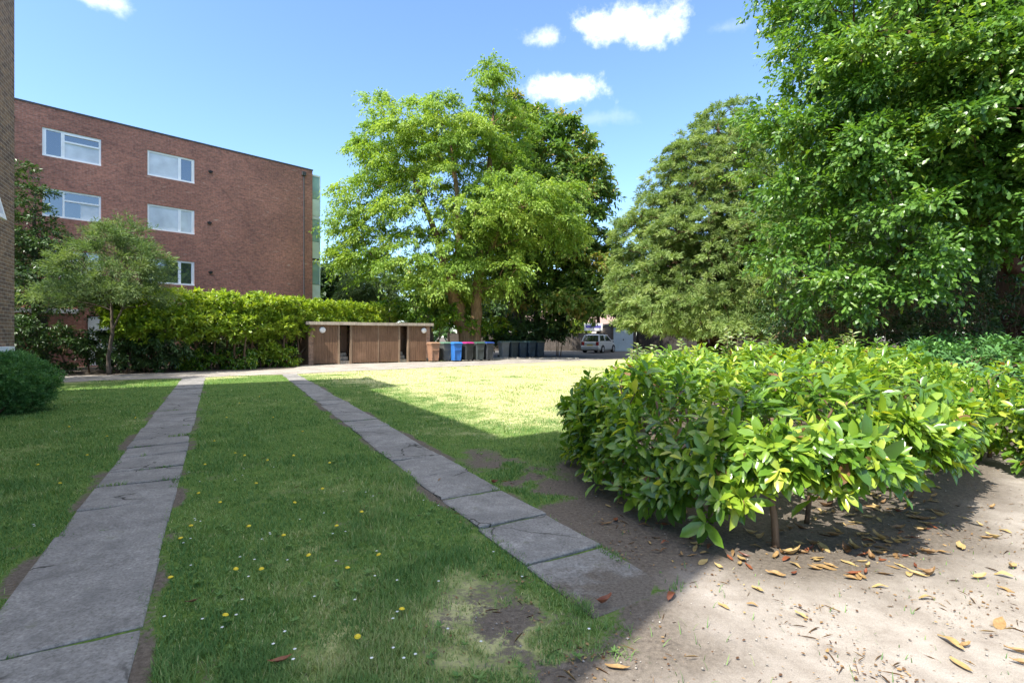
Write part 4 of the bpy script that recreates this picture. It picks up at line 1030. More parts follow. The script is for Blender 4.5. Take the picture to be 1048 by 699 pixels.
# ------------------------------------------------------------------ shrubs and hedges
def bush(name, label, base, lobes, seed, mat, n, mind, R, L, W, tpl=T_HEX, twigs=9, per=9, stems=8, stem_r=0.025, zmin=0.15, shell=0.55, cat='shrub', group=None, bark='twig', zmax=99, **kw):
    rng = np.random.default_rng(seed); t = thing(name, label, cat, base, 0, group); B = np.array(base)
    C = sample_lobes(rng, lobes, n, mind, shell, lambda p: zmin < p[2] < zmax)
    nodes = []; mb = MB()
    cx = C[:, :2]
    for k in range(stems):
        j = rng.integers(len(C)); g = np.array((cx[j, 0]*0.9+0.1*base[0], cx[j, 1]*0.9+0.1*base[1], 0.0)); z = C[j, 2]
        mid = g+np.array((rng.normal()*0.08, rng.normal()*0.08, z*0.45)); e = np.array((*cx[j], z*0.8))
        mb.tube([tuple(g-B), tuple(mid-B), tuple(e-B)], [stem_r*1.3, stem_r, stem_r*0.5], 7); nodes += [(mid-B, stem_r), (e-B, stem_r*0.5)]
    limbs(mb, nodes, C-B, rng, stem_r*0.8, 0.004, 4, 0.05)
    mb.build('branches', M[bark], t, smooth=True)
    axis = C.copy(); axis[:, 0] = C[:, 0].mean()*0.5+C[:, 0]*0.5; axis[:, 1] = C[:, 1].mean()*0.5+C[:, 1]*0.5; axis[:, 2] = C[:, 2]*0.55
    P, D, N, idx = spray(rng, C-B, axis-B, R, twigs, per, **kw)
    ok = P[:, 2] > 0.02; P, D, N, idx = P[ok], D[ok], N[ok], idx[ok]; m = len(P)
    leaves('foliage', P, D, N, L*rng.uniform(0.65, 1.3, m), W*rng.uniform(0.75, 1.2, m), tpl, mat, tint_for(rng, idx, len(C), 0.18), t)
    return t

# tall laurel hedge: a row of bare-stemmed bushes clipped to a flat top
def build_tall_hedge():
    pts = [(-15.2, 19.6), (-13.4, 20.6), (-11.9, 22.4), (-11.0, 24.4), (-10.3, 26.6), (-9.4, 28.6), (-8.0, 30.4)]
    lob = []
    rng = np.random.default_rng(4)
    for i in range(len(pts)-1):
        for k in range(3):
            s = (k+rng.uniform(.2, .8))/3; x = pts[i][0]*(1-s)+pts[i+1][0]*s; y = pts[i][1]*(1-s)+pts[i+1][1]*s
            z = 2.45+rng.uniform(-0.05, 0.1)+(0.25 if i > 3 else 0)
            lob.append(((x, y, z+0.1), (0.95, 0.95, 0.85))); lob.append(((x+0.3, y-0.4, 1.85), (0.75, 0.75, 0.7)))
            if rng.random() < 0.22: lob.append(((x+0.3, y-0.4, 0.65), (0.5, 0.5, 0.4)))
    bush('laurel_hedge', 'tall bright green laurel hedge on bare stems beside the bin store', (-12.2, 22.8, 0), lob, 31, M['leaf_laurel_far'], 1050, 0.19, 0.36, 0.16, 0.07, zmax=3.12, stems=34, stem_r=0.045, zmin=0.3,
         twigs=9, per=8, shell=0.6, cat='hedge', droop=0.2, up=0.55, leaf_droop=0.1, norm_up=0.7)
build_tall_hedge()
bush('laurel_bush', 'green laurel bush behind the right end of the bin store', at(455, 31, 0), [lobe(452, 322, 31, 24, 18), lobe(478, 332, 31.5, 18, 14), lobe(430, 318, 31.5, 22, 14), lobe(405, 318, 31.5, 18, 12), lobe(500, 335, 33, 22, 12)], 32, M['leaf_laurel'], 130, 0.3, 0.5, 0.2, 0.09, stems=10, stem_r=0.04, cat='bush', up=0.5)
bush('ivy_bush', 'dark shrub in shade behind the rear row of bins', at(545, 35, 0), [lobe(525, 340, 34, 24, 12), lobe(560, 335, 35, 26, 14)], 33, M['leaf_dark'], 110, 0.35, 0.6, 0.2, 0.1, stems=8, cat='bush')
bush('garden_shrub', 'lime green shrub beyond the fence left of the car roof', at(590, 49, 0), [lobe(590, 335, 49, 14, 8), lobe(572, 336, 49, 10, 6)], 34, M['leaf_laurel_far'], 50, 0.3, 0.5, 0.22, 0.1, stems=5, cat='bush')
# low dark plants under the trees on the left
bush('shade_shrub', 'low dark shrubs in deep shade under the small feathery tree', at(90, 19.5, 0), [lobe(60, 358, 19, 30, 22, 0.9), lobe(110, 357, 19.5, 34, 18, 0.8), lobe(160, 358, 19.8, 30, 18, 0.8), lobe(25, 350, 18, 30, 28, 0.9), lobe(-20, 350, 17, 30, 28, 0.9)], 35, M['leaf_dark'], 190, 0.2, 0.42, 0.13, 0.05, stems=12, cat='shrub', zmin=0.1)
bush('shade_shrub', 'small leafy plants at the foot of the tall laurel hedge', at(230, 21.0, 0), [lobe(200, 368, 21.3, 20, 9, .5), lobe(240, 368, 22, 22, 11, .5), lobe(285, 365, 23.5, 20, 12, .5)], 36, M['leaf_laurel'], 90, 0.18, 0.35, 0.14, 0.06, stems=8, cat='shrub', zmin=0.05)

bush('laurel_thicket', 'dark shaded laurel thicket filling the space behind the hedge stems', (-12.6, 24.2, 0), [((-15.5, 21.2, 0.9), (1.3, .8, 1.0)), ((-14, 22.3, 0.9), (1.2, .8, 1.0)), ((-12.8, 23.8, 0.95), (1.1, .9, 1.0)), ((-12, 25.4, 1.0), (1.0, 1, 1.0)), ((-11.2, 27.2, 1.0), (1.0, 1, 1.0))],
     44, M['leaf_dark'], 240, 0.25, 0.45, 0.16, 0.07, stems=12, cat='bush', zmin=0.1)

# clipped round shrub at the left edge
def build_clipped():
    c = at(10, 9.6); lob = [((c[0], 9.6, 0.48), (0.58, 0.7, 0.52)), ((c[0]-0.8, 9.5, 0.5), (0.8, 0.75, 0.54)), ((c[0]+0.22, 9.4, 0.58), (0.36, 0.5, 0.42))]
    bush('clipped_shrub', 'dense dark clipped evergreen shrub on the lawn at the left edge', (c[0]-0.3, 9.6, 0), lob, 37, M['leaf_clipped'], 620, 0.09, 0.2, 0.055, 0.014, tpl=T_DIAMOND, twigs=14, per=14, stems=8, shell=0.75, zmin=0.08, up=0.55, droop=0.05, leaf_droop=-0.2, norm_up=0.5)
build_clipped()

# --- big laurel hedge in the foreground
def shoots(rng, P0, A, n_leaf, L, W, spacing=0.10):
    """leaves set around short shoots: base positions P0, axis A (unit)"""
    K = len(P0); A = unit(A); ref = np.where(np.abs(A[:, 2:3]) > 0.9, np.array([[1.0, 0, 0]]), np.array([[0, 0, 1.0]]))
    E1 = unit(np.cross(A, ref)); E2 = np.cross(A, E1)
    j = np.arange(n_leaf); s = (j+0.5)/n_leaf
    phi = rng.uniform(0, 2*np.pi, (K, 1))+j[None]*2.4+rng.normal(size=(K, n_leaf))*0.3
    rad = E1[:, None]*np.cos(phi)[..., None]+E2[:, None]*np.sin(phi)[..., None]
    P = P0[:, None]+A[:, None]*(s[None, :, None]*spacing*n_leaf*0.16)
    tilt = (0.15+0.95*s)[None, :, None]
    D = unit(rad+A[:, None]*tilt+rng.normal(size=rad.shape)*0.18-np.array((0, 0, 0.22)))
    N = unit(A[:, None]-rad*0.3*tilt+np.array((0, 0, 0.55))+rng.normal(size=rad.shape)*0.2)
    sz = rng.uniform(0.62, 1.22, (K, n_leaf))*(1.1-0.45*s**2)[None]*rng.uniform(0.75, 1.12, (K, 1))
    return P.reshape(-1, 3), D.reshape(-1, 3), N.reshape(-1, 3), (sz*L).ravel(), (sz*W*rng.uniform(0.85, 1.1, (K, n_leaf))).ravel()

def hedge_block(name, label, poly, hfun, seed, mat, dens_top, dens_side, zlow, L, W, stem_pts, cat='hedge', inner=1.0, stem_r=0.018):
    rng = np.random.default_rng(seed); Pp = np.array(poly); base = (*Pp.mean(0), 0.0); B = np.array(base)
    t = thing(name, label, cat, base)
    mn, mx = Pp.min(0), Pp.max(0); area = (mx-mn).prod()
    n = int(area*dens_top); x = rng.uniform(mn[0], mx[0], n); y = rng.uniform(mn[1], mx[1], n); sdist = poly_dist(poly, x, y)
    ok = sdist < -0.02; x, y, sdist = x[ok], y[ok], sdist[ok]
    h = hfun(x, y)+0.24*(fbm(x*1.9, y*1.9)-0.5)*2-0.34*sstep(0.5, 0.0, -sdist)**1.5+rng.normal(size=len(x))*0.05
    P = [np.stack([x, y, h-0.06], 1)]; A = [unit(np.stack([rng.normal(size=len(x))*0.4, rng.normal(size=len(x))*0.4, np.ones(len(x))], 1))]
    # below the top, a second looser layer
    k = rng.random(len(x)) < 0.8*inner
    P.append(np.stack([x[k], y[k], h[k]-rng.uniform(0.15, 0.45, k.sum())], 1)); A.append(unit(rng.normal(size=(k.sum(), 3))*0.6+np.array((0, 0, 0.7))))
    for i in range(len(Pp)):
        a, b = Pp[i], Pp[(i+1) % len(Pp)]; e = b-a; Ls = np.hypot(*e); nrm = np.array((e[1], -e[0]))/Ls
        if poly_dist(poly, *(((a+b)/2+nrm*0.05)[:, None]))[0] < 0: nrm = -nrm
        m = int(Ls*dens_side); s = rng.random(m); q = a+(b-a)*s[:, None]
        hh = hfun(q[:, 0], q[:, 1])-0.12+0.24*(fbm(q[:, 0]*1.9, q[:, 1]*1.9)-0.5)*2; zl = zlow(q[:, 0], q[:, 1]); z = zl+(hh-0.05-zl)*rng.random(m)**0.85
        depth = np.abs(rng.normal(size=m))*0.10+0.10*sstep(0.5, 1, (z-zl)/np.maximum(hh-zl, .1))**2+0.5*(fbm(q[:, 0]*2.2+z*2, q[:, 1]*2.2+z*1.5)-0.45)-0.10
        q3 = np.concatenate([q-nrm*depth[:, None], z[:, None]], 1)
        P.append(q3); A.append(unit(np.concatenate([np.repeat(nrm[None], m, 0)*0.9, np.full((m, 1), 0.5)], 1)+rng.normal(size=(m, 3))*0.38))
    P = np.concatenate(P); A = np.concatenate(A); ok = P[:, 2] > 0.08; P, A = P[ok], A[ok]
    K = len(P); nl = 7
    LP_, LD, LN, LL, LW = shoots(rng, P-B, A, nl, L, W)
    tint = np.clip(np.repeat(rng.uniform(0.03, 0.72, K), nl)+rng.normal(size=K*nl)*0.13+np.tile(np.linspace(-0.08, 0.14, nl), K), 0, 1)
    tint = np.minimum(tint, 0.93); tint = np.where(rng.random(K*nl) < 0.012, 1.0, tint)
    leaves('foliage', LP_, LD, LN, LL, LW, T_LAUREL, mat, tint, t, smooth=True)
    mb = MB(); nodes = []
    for (sx, sy, r, lean) in stem_pts:
        hh = float(hfun(np.array([sx]), np.array([sy]))[0]); pts = []; rr = []
        for k in range(6):
            f = k/5; pts.append((sx+lean[0]*f+rng.normal()*0.012-B[0], sy+lean[1]*f+rng.normal()*0.012-B[1], f*hh*0.9)); rr.append(r*(1.1-0.65*f))
        mb.tube(pts, rr, 9); nodes += [(np.array(p), q) for p, q in zip(pts[1:], rr[1:])]
    sel = rng.choice(K, min(K, 260), replace=False)
    limbs(mb, nodes, P[sel]-B, rng, stem_r*0.55, 0.004, 5, 0.06)
    mb.build('branches', M['twig'], t, smooth=True)
    return t

def hedge_h(x, y): return 0.97+0.026*np.clip(np.hypot(x, y)-4.2, 0, 8)
def hedge_zlow(x, y):
    return 0.06+0.38*sstep(1.35, 1.75, x)*sstep(6, 5, y)+0.10*np.exp(-((x-1.75)/0.25)**2)*(y < 4.2)
rs = random.Random(8)
sp = [(1.80, 3.52, 0.024, (0.03, 0.06)), (1.55, 3.95, 0.018, (-0.2, 0.05)), (1.35, 4.3, 0.02, (-.1, .1)), (2.25, 3.95, 0.017, (0.15, -.05)), (2.7, 4.35, 0.02, (.1, -.1)), (3.3, 4.9, 0.018, (.1, -.1)), (1.2, 5.0, 0.02, (-.1, 0)), (3.9, 5.4, 0.018, (.1, 0))]
for k in range(26):
    a = rs.uniform(0, 1); b = rs.uniform(0, 1); x = 1.3+4.5*a; y = 4.6+4.6*b
    if poly_dist(HEDGE_POLY, np.array([x]), np.array([y]))[0] < -0.25: sp.append((x, y, rs.uniform(.012, .022), (rs.uniform(-.15, .15), rs.uniform(-.15, .15))))
hedge_block('laurel_hedge', 'broad glossy laurel hedge in the foreground, half shaded and half sunlit', HEDGE_POLY, hedge_h, 41, M['leaf_laurel'], 32, 130, hedge_zlow, 0.16, 0.062, sp)
R_POLY = [(5.15, 4.85), (5.3, 5.6), (5.8, 6.5), (6.3, 7.0), (8.1, 7.2), (8.8, 6.0), (7.6, 4.9), (5.9, 4.45)]
hedge_block('laurel_bush', 'sunlit laurel bush cut off by the right edge of the view', R_POLY, lambda x, y: 1.02+0*x, 42, M['leaf_laurel'], 30, 95, lambda x, y: 0.10+0*x, 0.145, 0.060,
            [(5.3, 5.2, .02, (0, 0)), (5.8, 5.4, .02, (.1, 0)), (6.4, 5.6, .02, (0, .1)), (5.7, 6.1, .02, (0, 0)), (7.2, 6.2, .02, (0, 0))], cat='bush')
S_POLY = [(6.9, 8.6), (7.6, 10.6), (9.5, 12.0), (14, 12.2), (15, 9.5), (12, 8.0), (9, 7.6)]
hedge_block('laurel_bush', 'deep green laurel thicket in the shade beneath the oak', S_POLY, lambda x, y: 1.24+0.08*np.sin(x*2.1), 43, M['leaf_clipped'], 26, 50, lambda x, y: 0.1+0*x, 0.15, 0.06,
            [(8+k*0.9, 9+(k % 3)*0.9, .02, (0, 0)) for k in range(7)], cat='bush')

# pale young shoots standing out of the back of the hedge
def sapling(label, x, y, h, seed, n=3, mat='leaf_pale'):
    rng = np.random.default_rng(seed); t = thing('sapling', label, 'plant', (x, y, 0)); mb = MB(); P, D, N = [], [], []
    for k in range(n):
        dx, dy = rng.normal(size=2)*0.16; hh = h*rng.uniform(0.82, 1.0)
        pts = [(0, 0, 0), (dx*.4, dy*.4, hh*.5), (dx, dy, hh)]; sm = MB(); sm.tube(pts, [0.012, 0.009, 0.004], 5); sm.build('stem', M['twig'], t, smooth=True)
        for j in range(26):
            f = 0.55+0.45*(j/26); a = j*2.4+rng.uniform(0, .4); P.append((dx*f, dy*f, hh*f)); D.append((math.cos(a), math.sin(a), 0.35+rng.normal()*0.2)); N.append((rng.normal()*.3, rng.normal()*.3, 1))
    leaves('foliage', np.array(P), np.array(D), np.array(N), 0.13*rng.uniform(.7, 1.2, len(P)), 0.05, T_HEX, M[mat], rng.random(len(P)), t)
for i, (px, d_, py, lab) in enumerate([(655, 9.0, 351, 'pale leafy shoots poking above the hedge below the garage'), (668, 9.2, 354, 'short pale shoots beside the leftmost shoots on the hedge'),
        (747, 10.2, 337, 'tallest pale shoot standing out of the hedge before the yew'), (772, 10.3, 340, 'pale upright shoot right of the tallest shoot on the hedge'), (708, 10.0, 348, 'low pale shoots on the hedge midway before the yew'), (877, 9.8, 340, 'yellow-green shoot on the hedge top beneath the oak')]):
    p = at(px, d_); sapling(lab, p[0], p[1], zat(py, d_)+0.12, 60+i, 5)

# dead brown twiggy foliage under the oak and yew
def dead_thicket(label, lobes, seed, n, name='dead_thicket', base=None):
    rng = np.random.default_rng(seed); base = base or (lobes[0][0][0], lobes[0][0][1], 0); t = thing(name, label, 'shrub', base); B = np.array(base)
    C = sample_lobes(rng, lobes, n, 0.25, 0.2, lambda p: p[2] > 0.4); mb = MB()
    nodes = [(np.array((rng.normal()*0.5, rng.normal()*0.5, 0.3)), 0.05) for _ in range(6)]
    limbs(mb, nodes, C-B, rng, 0.035, 0.006, 4, 0.1); mb.build('branches', M['twig'], t)
    P, D, N, idx = spray(rng, C-B, C-B-np.array((0, 0, 0.5)), 0.55, 8, 7, droop=0.6, up=0.1)
    leaves('foliage', P, D, N, 0.10, 0.03, T_DIAMOND, M['leaf_dead'], rng.random(len(P)), t)
dead_thicket('brown dead twigs and leaves in the dark hollow under the oak', [((11.0, 13.5, 2.0), (2.6, 1.6, 1.3)), ((9.0, 14.5, 1.6), (1.8, 1.2, 1.0))], 71, 70)
bush('holly_bush', 'dark holly bushes filling the hollow beneath the oak beside its trunk', (11.5, 14.0, 0), [((9.2, 15.5, 1.3), (1.6, 1.2, 1.4)), ((11.6, 15.2, 1.6), (1.8, 1.2, 1.7)), ((13.2, 13.2, 1.5), (1.1, 0.8, 1.5)), ((10.4, 16.5, 2.4), (2.4, 1.2, 1.6)), ((16, 14.5, 1.6), (1.6, 1.2, 1.7)), ((13.8, 16.5, 2.2), (2.4, 1.2, 1.8))],
     45, M['leaf_dark'], 420, 0.24, 0.5, 0.11, 0.05, stems=18, stem_r=0.03, cat='bush', zmin=0.2)
dead_thicket('brown dead lower branches under the skirt of the yew', [lobe(730, 338, 25, 55, 14), lobe(780, 340, 24, 45, 14)], 72, 120)

# ------------------------------------------------------------------ lawn: blades, flowers, fallen leaves
def build_grass():
    rng = np.random.default_rng(77); N0 = 520000
    # spread so that screen density is roughly even: many near, fewer far
    d = 1.9*(24/1.9)**(rng.random(N0)**1.15); a = rng.uniform(-1.12, 1.12, N0); x = a*d; y = d
    u, v = to_uv(x, y); r0, r1 = rp(v)
    s = soil_field(x, y); n = fbm(x*6.1, y*6.1)
    ok = (rng.random(N0) > sstep(0.15, 0.62, s+0.5*(n-0.5))*0.997)
    ov = 0.07*np.clip(fbm(x*3.1+13, y*3.1)*2.4-0.85, -0.1, 1)
    ok &= ~((u > LP[0]+ov) & (u < LP[1]-ov)) & ~((u > r0+ov) & (u < r1-ov) & (v > 2.0)) & (v < V_CROSS(u)-0.02) & (poly_dist(HEDGE_POLY, x, y) > 0.05)
    ok &= ~((x > 3.5) & (y < 7.5)) & (u > -3.5)
    x, y, s, d = x[ok], y[ok], s[ok], d[ok]; m = len(x)
    # tufts in the joints between slabs
    ju, jv = [], []
    for a_, b_, c_ in JOINTS:
        if c_ > 12: continue
        k_ = int(260*(b_-a_)); q = rng.uniform(a_, b_, k_); keep = vnoise(q*6+c_*7, np.full(k_, c_*3.3)) > 0.70
        ju.append(q[keep]); jv.append(c_+rng.normal(size=keep.sum())*0.012)
    ju, jv = np.concatenate(ju), np.concatenate(jv); jx, jy, _ = uv(ju, jv)
    fr = jy > 1.5; jx, jy = jx[fr], jy[fr]
    x = np.concatenate([x, jx]); y = np.concatenate([y, jy]); d = np.concatenate([d, jy]); s = np.concatenate([s, jx*0]); n = np.concatenate([n[ok], jx*0+0.5]); ok = slice(None); m = len(x)
    z = np.full(m, -0.004); dr = dry_field(x, y)
    h = (0.018+0.022*rng.random(m)**1.5+0.034*sstep(0.5, 0.72, fbm(x*1.9+7, y*1.9)))*(0.85+0.25*np.clip(d/12, 0, 1)); w = 0.0030+0.00062*d
    ang = rng.uniform(0, 2*np.pi, m); lean = rng.uniform(0.1, 0.9, m)
    D = np.stack([np.cos(ang)*lean, np.sin(ang)*lean, np.ones(m)], 1); N = np.stack([-np.sin(ang)*0.3+np.cos(ang), np.cos(ang)*0.3+np.sin(ang), -lean], 1)
    tint = np.clip(0.06+0.62*dr+0.13*rng.normal(size=m)+0.9*(fbm(x*2.7+60, y*2.7)-0.5)+0.35*(n[ok]-0.5), 0, 1); tint = np.where(rng.random(m) < 0.06, np.clip(tint+0.5, 0, 1), tint)
    o = leaves('grass', np.stack([x, y, z], 1), D, N, h, w, T_BLADE, M['grass'], tint)
    tag(o, 'short mown lawn grass, green in shade and straw coloured in sun', 'grass', kind='stuff')
build_grass()

def build_weeds():
    """broad-leaved rosettes, clover and daisies that thicken the lawn here and there"""
    rng = np.random.default_rng(78); n = 620
    d = 2.0*(9/2.0)**rng.random(n); a = rng.uniform(-1.05, 0.6, n); x, y = a*d, d; u, v = to_uv(x, y); r0, r1 = rp(v)
    ok = (soil_field(x, y) < 0.75) & ~((u > LP[0]-.05) & (u < LP[1]+.05)) & ~((u > r0-.05) & (u < r1+.05)) & (fbm(x*1.2+11, y*1.2) > 0.48) & (x < 0.9) & (poly_dist(HEDGE_POLY, x, y) > .2)
    x, y = x[ok], y[ok]; K = len(x); nl = 8; r = rng.uniform(0.012, 0.04, K)
    phi = rng.uniform(0, 6.28, (K, 1))+np.arange(nl)[None]*0.785+rng.normal(size=(K, nl))*0.2
    D = np.stack([np.cos(phi), np.sin(phi), np.full(phi.shape, 0.6)+rng.normal(size=phi.shape)*0.3], -1).reshape(-1, 3); P = np.repeat(np.stack([x, y, np.full(K, 0.012)], 1), nl, 0)
    o = leaves('lawn_weeds', P, D, np.tile((0, 0, 1.0), (K*nl, 1)), np.repeat(r, nl)*rng.uniform(.7, 1.2, K*nl), np.repeat(r, nl)*0.36, T_HEX, M['grass'], rng.uniform(0, 0.35, K*nl))
    tag(o, 'low broad-leaved weeds and clover among the lawn grass', 'weeds', kind='stuff')
    # daisies: tiny white heads, uncounted
    n = 300; d = 2.2*(12/2.2)**rng.random(n); a = rng.uniform(-1.05, 0.2, n); x, y = a*d, d; u, v = to_uv(x, y); r0, r1 = rp(v)
    ok = (soil_field(x, y) < 0.4) & ~((u > LP[0]-.05) & (u < LP[1]+.05)) & ~((u > r0-.05) & (u < r1+.05)) & (fbm(x*0.9+31, y*0.9) > 0.5)
    x, y = x[ok], y[ok]; K = len(x); nl = 6
    phi = np.repeat(np.arange(nl)[None]*1.047, K, 0)
    D = np.stack([np.cos(phi), np.sin(phi), np.full(phi.shape, .15)], -1).reshape(-1, 3); P = np.repeat(np.stack([x, y, np.full(K, 0.05)], 1), nl, 0)
    o = leaves('daisies', P, D, np.tile((0, 0, 1.0), (K*nl, 1)), 0.009, 0.006, T_DIAMOND, m_plain('daisy_petal', (0.62, 0.64, 0.62), 0.6), rng.random(K*nl))
    tag(o, 'tiny white daisies and clover heads sprinkled in the lawn', 'daisies', kind='stuff')
build_weeds()

def build_dandelions():
    rng = np.random.default_rng(79); ymat = m_plain('yellow_petal', (0.62, 0.46, 0.02), 0.6, 0.1, 40)
    n = 18; m = MB(); rings = [[(r*math.cos(2*math.pi*k/n)*(1+0.12*(k % 2)), r*math.sin(2*math.pi*k/n)*(1+0.12*(k % 2)), z) for k in range(n)] for r, z in ((0.003, 0.045), (0.014, 0.052), (0.009, 0.058), (0.003, 0.060))]
    m.loft(rings); head = m.build('dandelion', [ymat, M['leaf_laurel']]);
    m2 = MB(); m2.tube([(0, 0, -0.002), (0.004, 0.002, 0.025), (0, 0, 0.046)], 0.0016, 5); stalk = m2.build('stalk', M['grass'], head)
    spots = [(186, 558), (103, 590), (145, 617), (410, 634), (366, 660), (268, 590), (220, 455), (240, 468), (262, 500), (300, 520), (330, 505), (345, 545), (210, 480), (232, 430), (280, 430),
             (310, 445), (255, 545), (318, 575), (250, 470), (225, 520), (275, 475), (355, 590), (195, 545), (60, 500), (90, 470), (110, 450), (70, 440), (40, 480), (140, 430), (300, 470), (390, 575), (175, 600),
             (338, 478), (290, 555), (228, 640), (205, 510), (370, 530), (245, 415), (265, 408), (240, 590)]
    lab = 'small yellow dandelion flower in the shaded lawn between or beside the paths'
    for i, (px, py) in enumerate(spots):
        d_ = CAM_Z*F/(py-343); x, y, _ = at(px, d_)
        u_, v_ = to_uv(x, y); q0, q1 = rp(v_)
        if LP[0]-0.03 < u_ < LP[1]+0.03 or q0-0.03 < u_ < q1+0.03: continue
        o = head if i == 0 else head.copy()
        if i:
            COL.objects.link(o); c = stalk.copy(); COL.objects.link(c); c.parent = o
        o.location = (x, y, 0.0); o.scale = (1, 1, 1); o.rotation_euler = (rng.normal()*0.15, rng.normal()*0.15, rng.uniform(0, 6)); tag(o, lab, 'flower', 'dandelions in the lawn')
build_dandelions()

def build_litter():
    rng = np.random.default_rng(81); n = 10000
    d = 1.9*(9/1.9)**rng.random(n); a = rng.uniform(-0.5, 1.12, n); x, y = a*d, d; u, v = to_uv(x, y); r0, r1 = rp(v)
    sf = soil_field(x, y); cl = fbm(x*2.6+5, y*2.6)
    ok = (sf > 0.35) & ~((u > r0) & (u < r1) & (v > 2.05)) & (rng.random(n) < 0.12+0.9*sstep(0.47, 0.66, cl))
    x, y = x[ok], y[ok]; K = len(x); d = y
    kind = rng.random(K); L = np.where(kind < 0.12, rng.uniform(0.03, 0.10, K), rng.uniform(0.006, 0.022, K)); W = np.where(kind < 0.12, 0.0025, L*rng.uniform(0.4, 0.9, K))
    phi = rng.uniform(0, 6.28, K); D = np.stack([np.cos(phi), np.sin(phi), rng.normal(size=K)*0.12], 1); N = np.stack([rng.normal(size=K)*0.35, rng.normal(size=K)*0.35, np.ones(K)], 1)
    o = leaves('leaf_litter', np.stack([x, y, rng.uniform(0.001, 0.007, K)], 1), D, N, L, W, T_HEX, M['leaf_fallen'], np.clip(rng.normal(0.25, 0.28, K), 0, 1))
    tag(o, 'crumbs of dead leaf and twig scattered over the bare soil', 'litter', kind='stuff')
    # grit: little stones
    n = 1500; d = 1.9*(8/1.9)**rng.random(n); a = rng.uniform(-0.3, 1.1, n); x, y = a*d, d; u, v = to_uv(x, y); r0, r1 = rp(v)
    ok = (soil_field(x, y) > 0.45) & ~((u > r0) & (u < r1) & (v > 2.05)); x, y = x[ok], y[ok]; K = len(x)
    O = np.array([(1,0,0),(-1,0,0),(0,1,0),(0,-1,0),(0,0,1),(0,0,-1)], float); Fc = np.array([(0,2,4),(2,1,4),(1,3,4),(3,0,4),(2,0,5),(1,2,5),(3,1,5),(0,3,5)])
    r = 0.0022+0.007*rng.random(K)**4; V = np.stack([x, y, r*0.2], 1)[:, None]+O[None]*r[:, None, None]*rng.uniform(0.6, 1.2, (K, 6, 1))*np.array((1, 1, 0.7))
    o = numpy_mesh('gravel', V.reshape(-1, 3), [(Fc[None]+(np.arange(K)*6)[:, None, None]).reshape(-1, 3)], m_plain('grit_stone', (0.30, 0.27, 0.235), 0.9, 0.4, 30))
    tag(o, 'small stones and crumbs of earth lying on the bare soil', 'grit', kind='stuff')
build_litter()

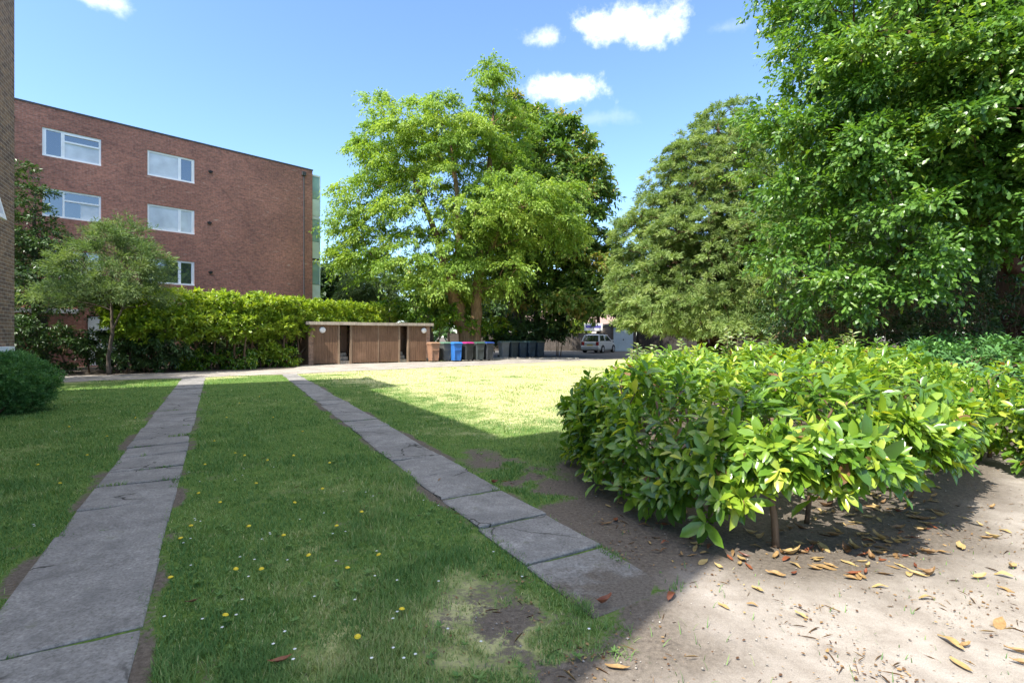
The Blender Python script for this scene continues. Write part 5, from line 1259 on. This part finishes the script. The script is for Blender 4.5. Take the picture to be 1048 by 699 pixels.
def build_fallen():
    rng = np.random.default_rng(80)
    protos = []
    for k in range(4):
        TV = []; nseg = 7; L = 0.12; Wd = 0.045; curl = (0.15, 0.5, -0.35, 0.9)[k]; cup = (0.25, 0.5, 0.15, 0.8)[k]
        verts = []; faces = []
        for i in range(nseg+1):
            s = i/nseg; w = Wd*0.5*math.sin(math.pi*min(1, 0.06+s*0.93))**0.8*(1-0.25*s); zc = 0.012+curl*L*(s-0.5)**2
            for j in (-1, -0.5, 0, 0.5, 1):
                verts.append(((s-0.5)*L, w*j, zc+cup*w*abs(j)**1.5+0.003*math.sin(9*s+3*j)))
        for i in range(nseg):
            for j in range(4): a = i*5+j; faces.append((a, a+1, a+6, a+5))
        me = bpy.data.meshes.new('fallen_leaf'); me.from_pydata(verts, [], faces); me.polygons.foreach_set('use_smooth', [True]*len(faces))
        z0 = min(v[2] for v in verts)
        for v in me.vertices: v.co.z -= z0-0.002
        protos.append(me)
    def mk(mesh, tint, mat):
        me = mesh.copy(); a = me.attributes.new('tint', 'FLOAT', 'POINT'); a.data.foreach_set('value', np.clip(tint+0.12*np.sin(np.arange(len(me.vertices))*1.7), 0, 1).astype(np.float32)); me.materials.append(mat); return me
    yellow = [mk(p, t_, M['leaf_fallen']) for p in protos for t_ in (0.55, 0.75, 0.92)]
    brown = [mk(p, t_, M['leaf_fallen']) for p in protos for t_ in (0.1, 0.3)]
    rust = [mk(p, t_, M['leaf_rust']) for p in protos for t_ in (0.3, 0.8)]
    def put(me, x, y, lab, group=None, sc=1.0, z=0.0):
        o = bpy.data.objects.new('fallen_leaf', me); COL.objects.link(o)
        o.location = (x, y, z); o.rotation_euler = (rng.normal()*0.12, rng.normal()*0.12, rng.uniform(0, 6.28)); k = sc*rng.uniform(0.75, 1.15); o.scale = (k, k*rng.uniform(0.7, 1.2), k*rng.uniform(0.6, 1.8))
        tag(o, lab, 'leaf', group)
    def ground(px, py): d_ = CAM_Z*F/(py-343); return at(px, d_)[:2]
    single = [((617, 621), rust, 'curled rust-red fallen leaf on the near end of the right path', 1.0, 0.02), ((687, 611), rust, 'rust-brown fallen leaf on dark soil between path and hedge', 0.95, 0),
              ((286, 684), rust, 'reddish brown leaf lying in the shaded grass at the bottom', 0.8, 0.03), ((197, 622), brown, 'small dark brown leaf in the grass right of the left path', 0.7, 0.03),
              ((741, 621), yellow, 'tan leaf on pale soil, left of the pair near the hedge stem', 0.7, 0), ((770, 619), yellow, 'small tan leaf on pale soil, right of the pair near the hedge stem', 0.6, 0),
              ((820, 630), yellow, 'single narrow yellow leaf alone on the pale soil', 0.6, 0), ((632, 684), yellow, 'long yellow leaf at the shadow edge at the bottom', 1.0, 0),
              ((505, 497), rust, 'rusty leaf on the edge of the right path midway', 0.8, 0.025), ((450, 493), brown, 'brown leaf lying on a slab of the right path', 0.7, 0.025)]
    for (px, py), ms, lab, sc, z in single:
        x, y = ground(px, py); put(ms[int(rng.integers(len(ms)))], x, y, lab, None, sc, z)
    for px, py in [q for i, q in enumerate([(970, 657), (984, 663), (982, 680), (1040, 640), (1046, 677), (1030, 592), (1025, 603), (965, 591), (985, 560), (1010, 553), (1018, 550), (905, 583), (880, 588), (960, 565), (1044, 668), (925, 575), (1000, 592), (1036, 580), (948, 613), (860, 600), (830, 583), (812, 567), (845, 578),
                   (862, 565), (790, 588), (775, 600), (900, 600), (1005, 620), (1020, 640), (935, 590), (893, 560), (910, 548), (940, 545), (985, 530), (1015, 520), (970, 512), (1000, 540), (1030, 545), (955, 500), (920, 515)]) if i % 4 != 3]:
        x, y = ground(px+rng.uniform(-4, 4), py+rng.uniform(-3, 3)); put(yellow[int(rng.integers(len(yellow)))], x, y, 'dry yellow fallen laurel leaf on the sunlit bare soil at right', 'yellow leaves on the sunlit soil', rng.uniform(0.7, 1.1))
    k = 0
    while k < 70:
        px, py = rng.uniform(790, 965), rng.uniform(490, 575); x, y = ground(px, py)
        if not -0.75 < float(poly_dist(HEDGE_POLY, np.array([x]), np.array([y]))[0]) < 0.05: continue
        put((brown+yellow)[int(rng.integers(len(brown+yellow)))], x, y, 'brown dead leaf in the litter along the foot of the hedge', 'dead leaves under the hedge', rng.uniform(0.6, 1.1)); k += 1
    k = 0
    while k < 110:
        px, py = rng.uniform(600, 970), rng.uniform(480, 592)
        x, y = ground(px, py)
        if abs(float(poly_dist(HEDGE_POLY, np.array([x]), np.array([y]))[0])-0.05) > 0.45: continue
        u_, v_ = to_uv(x, y)
        if u_ < 2.36: continue
        put((brown+rust+yellow)[int(rng.integers(len(brown+rust+yellow)))], x, y, 'brown dead leaf in the litter along the foot of the hedge', 'dead leaves under the hedge', rng.uniform(0.55, 0.95)); k += 1
build_fallen()
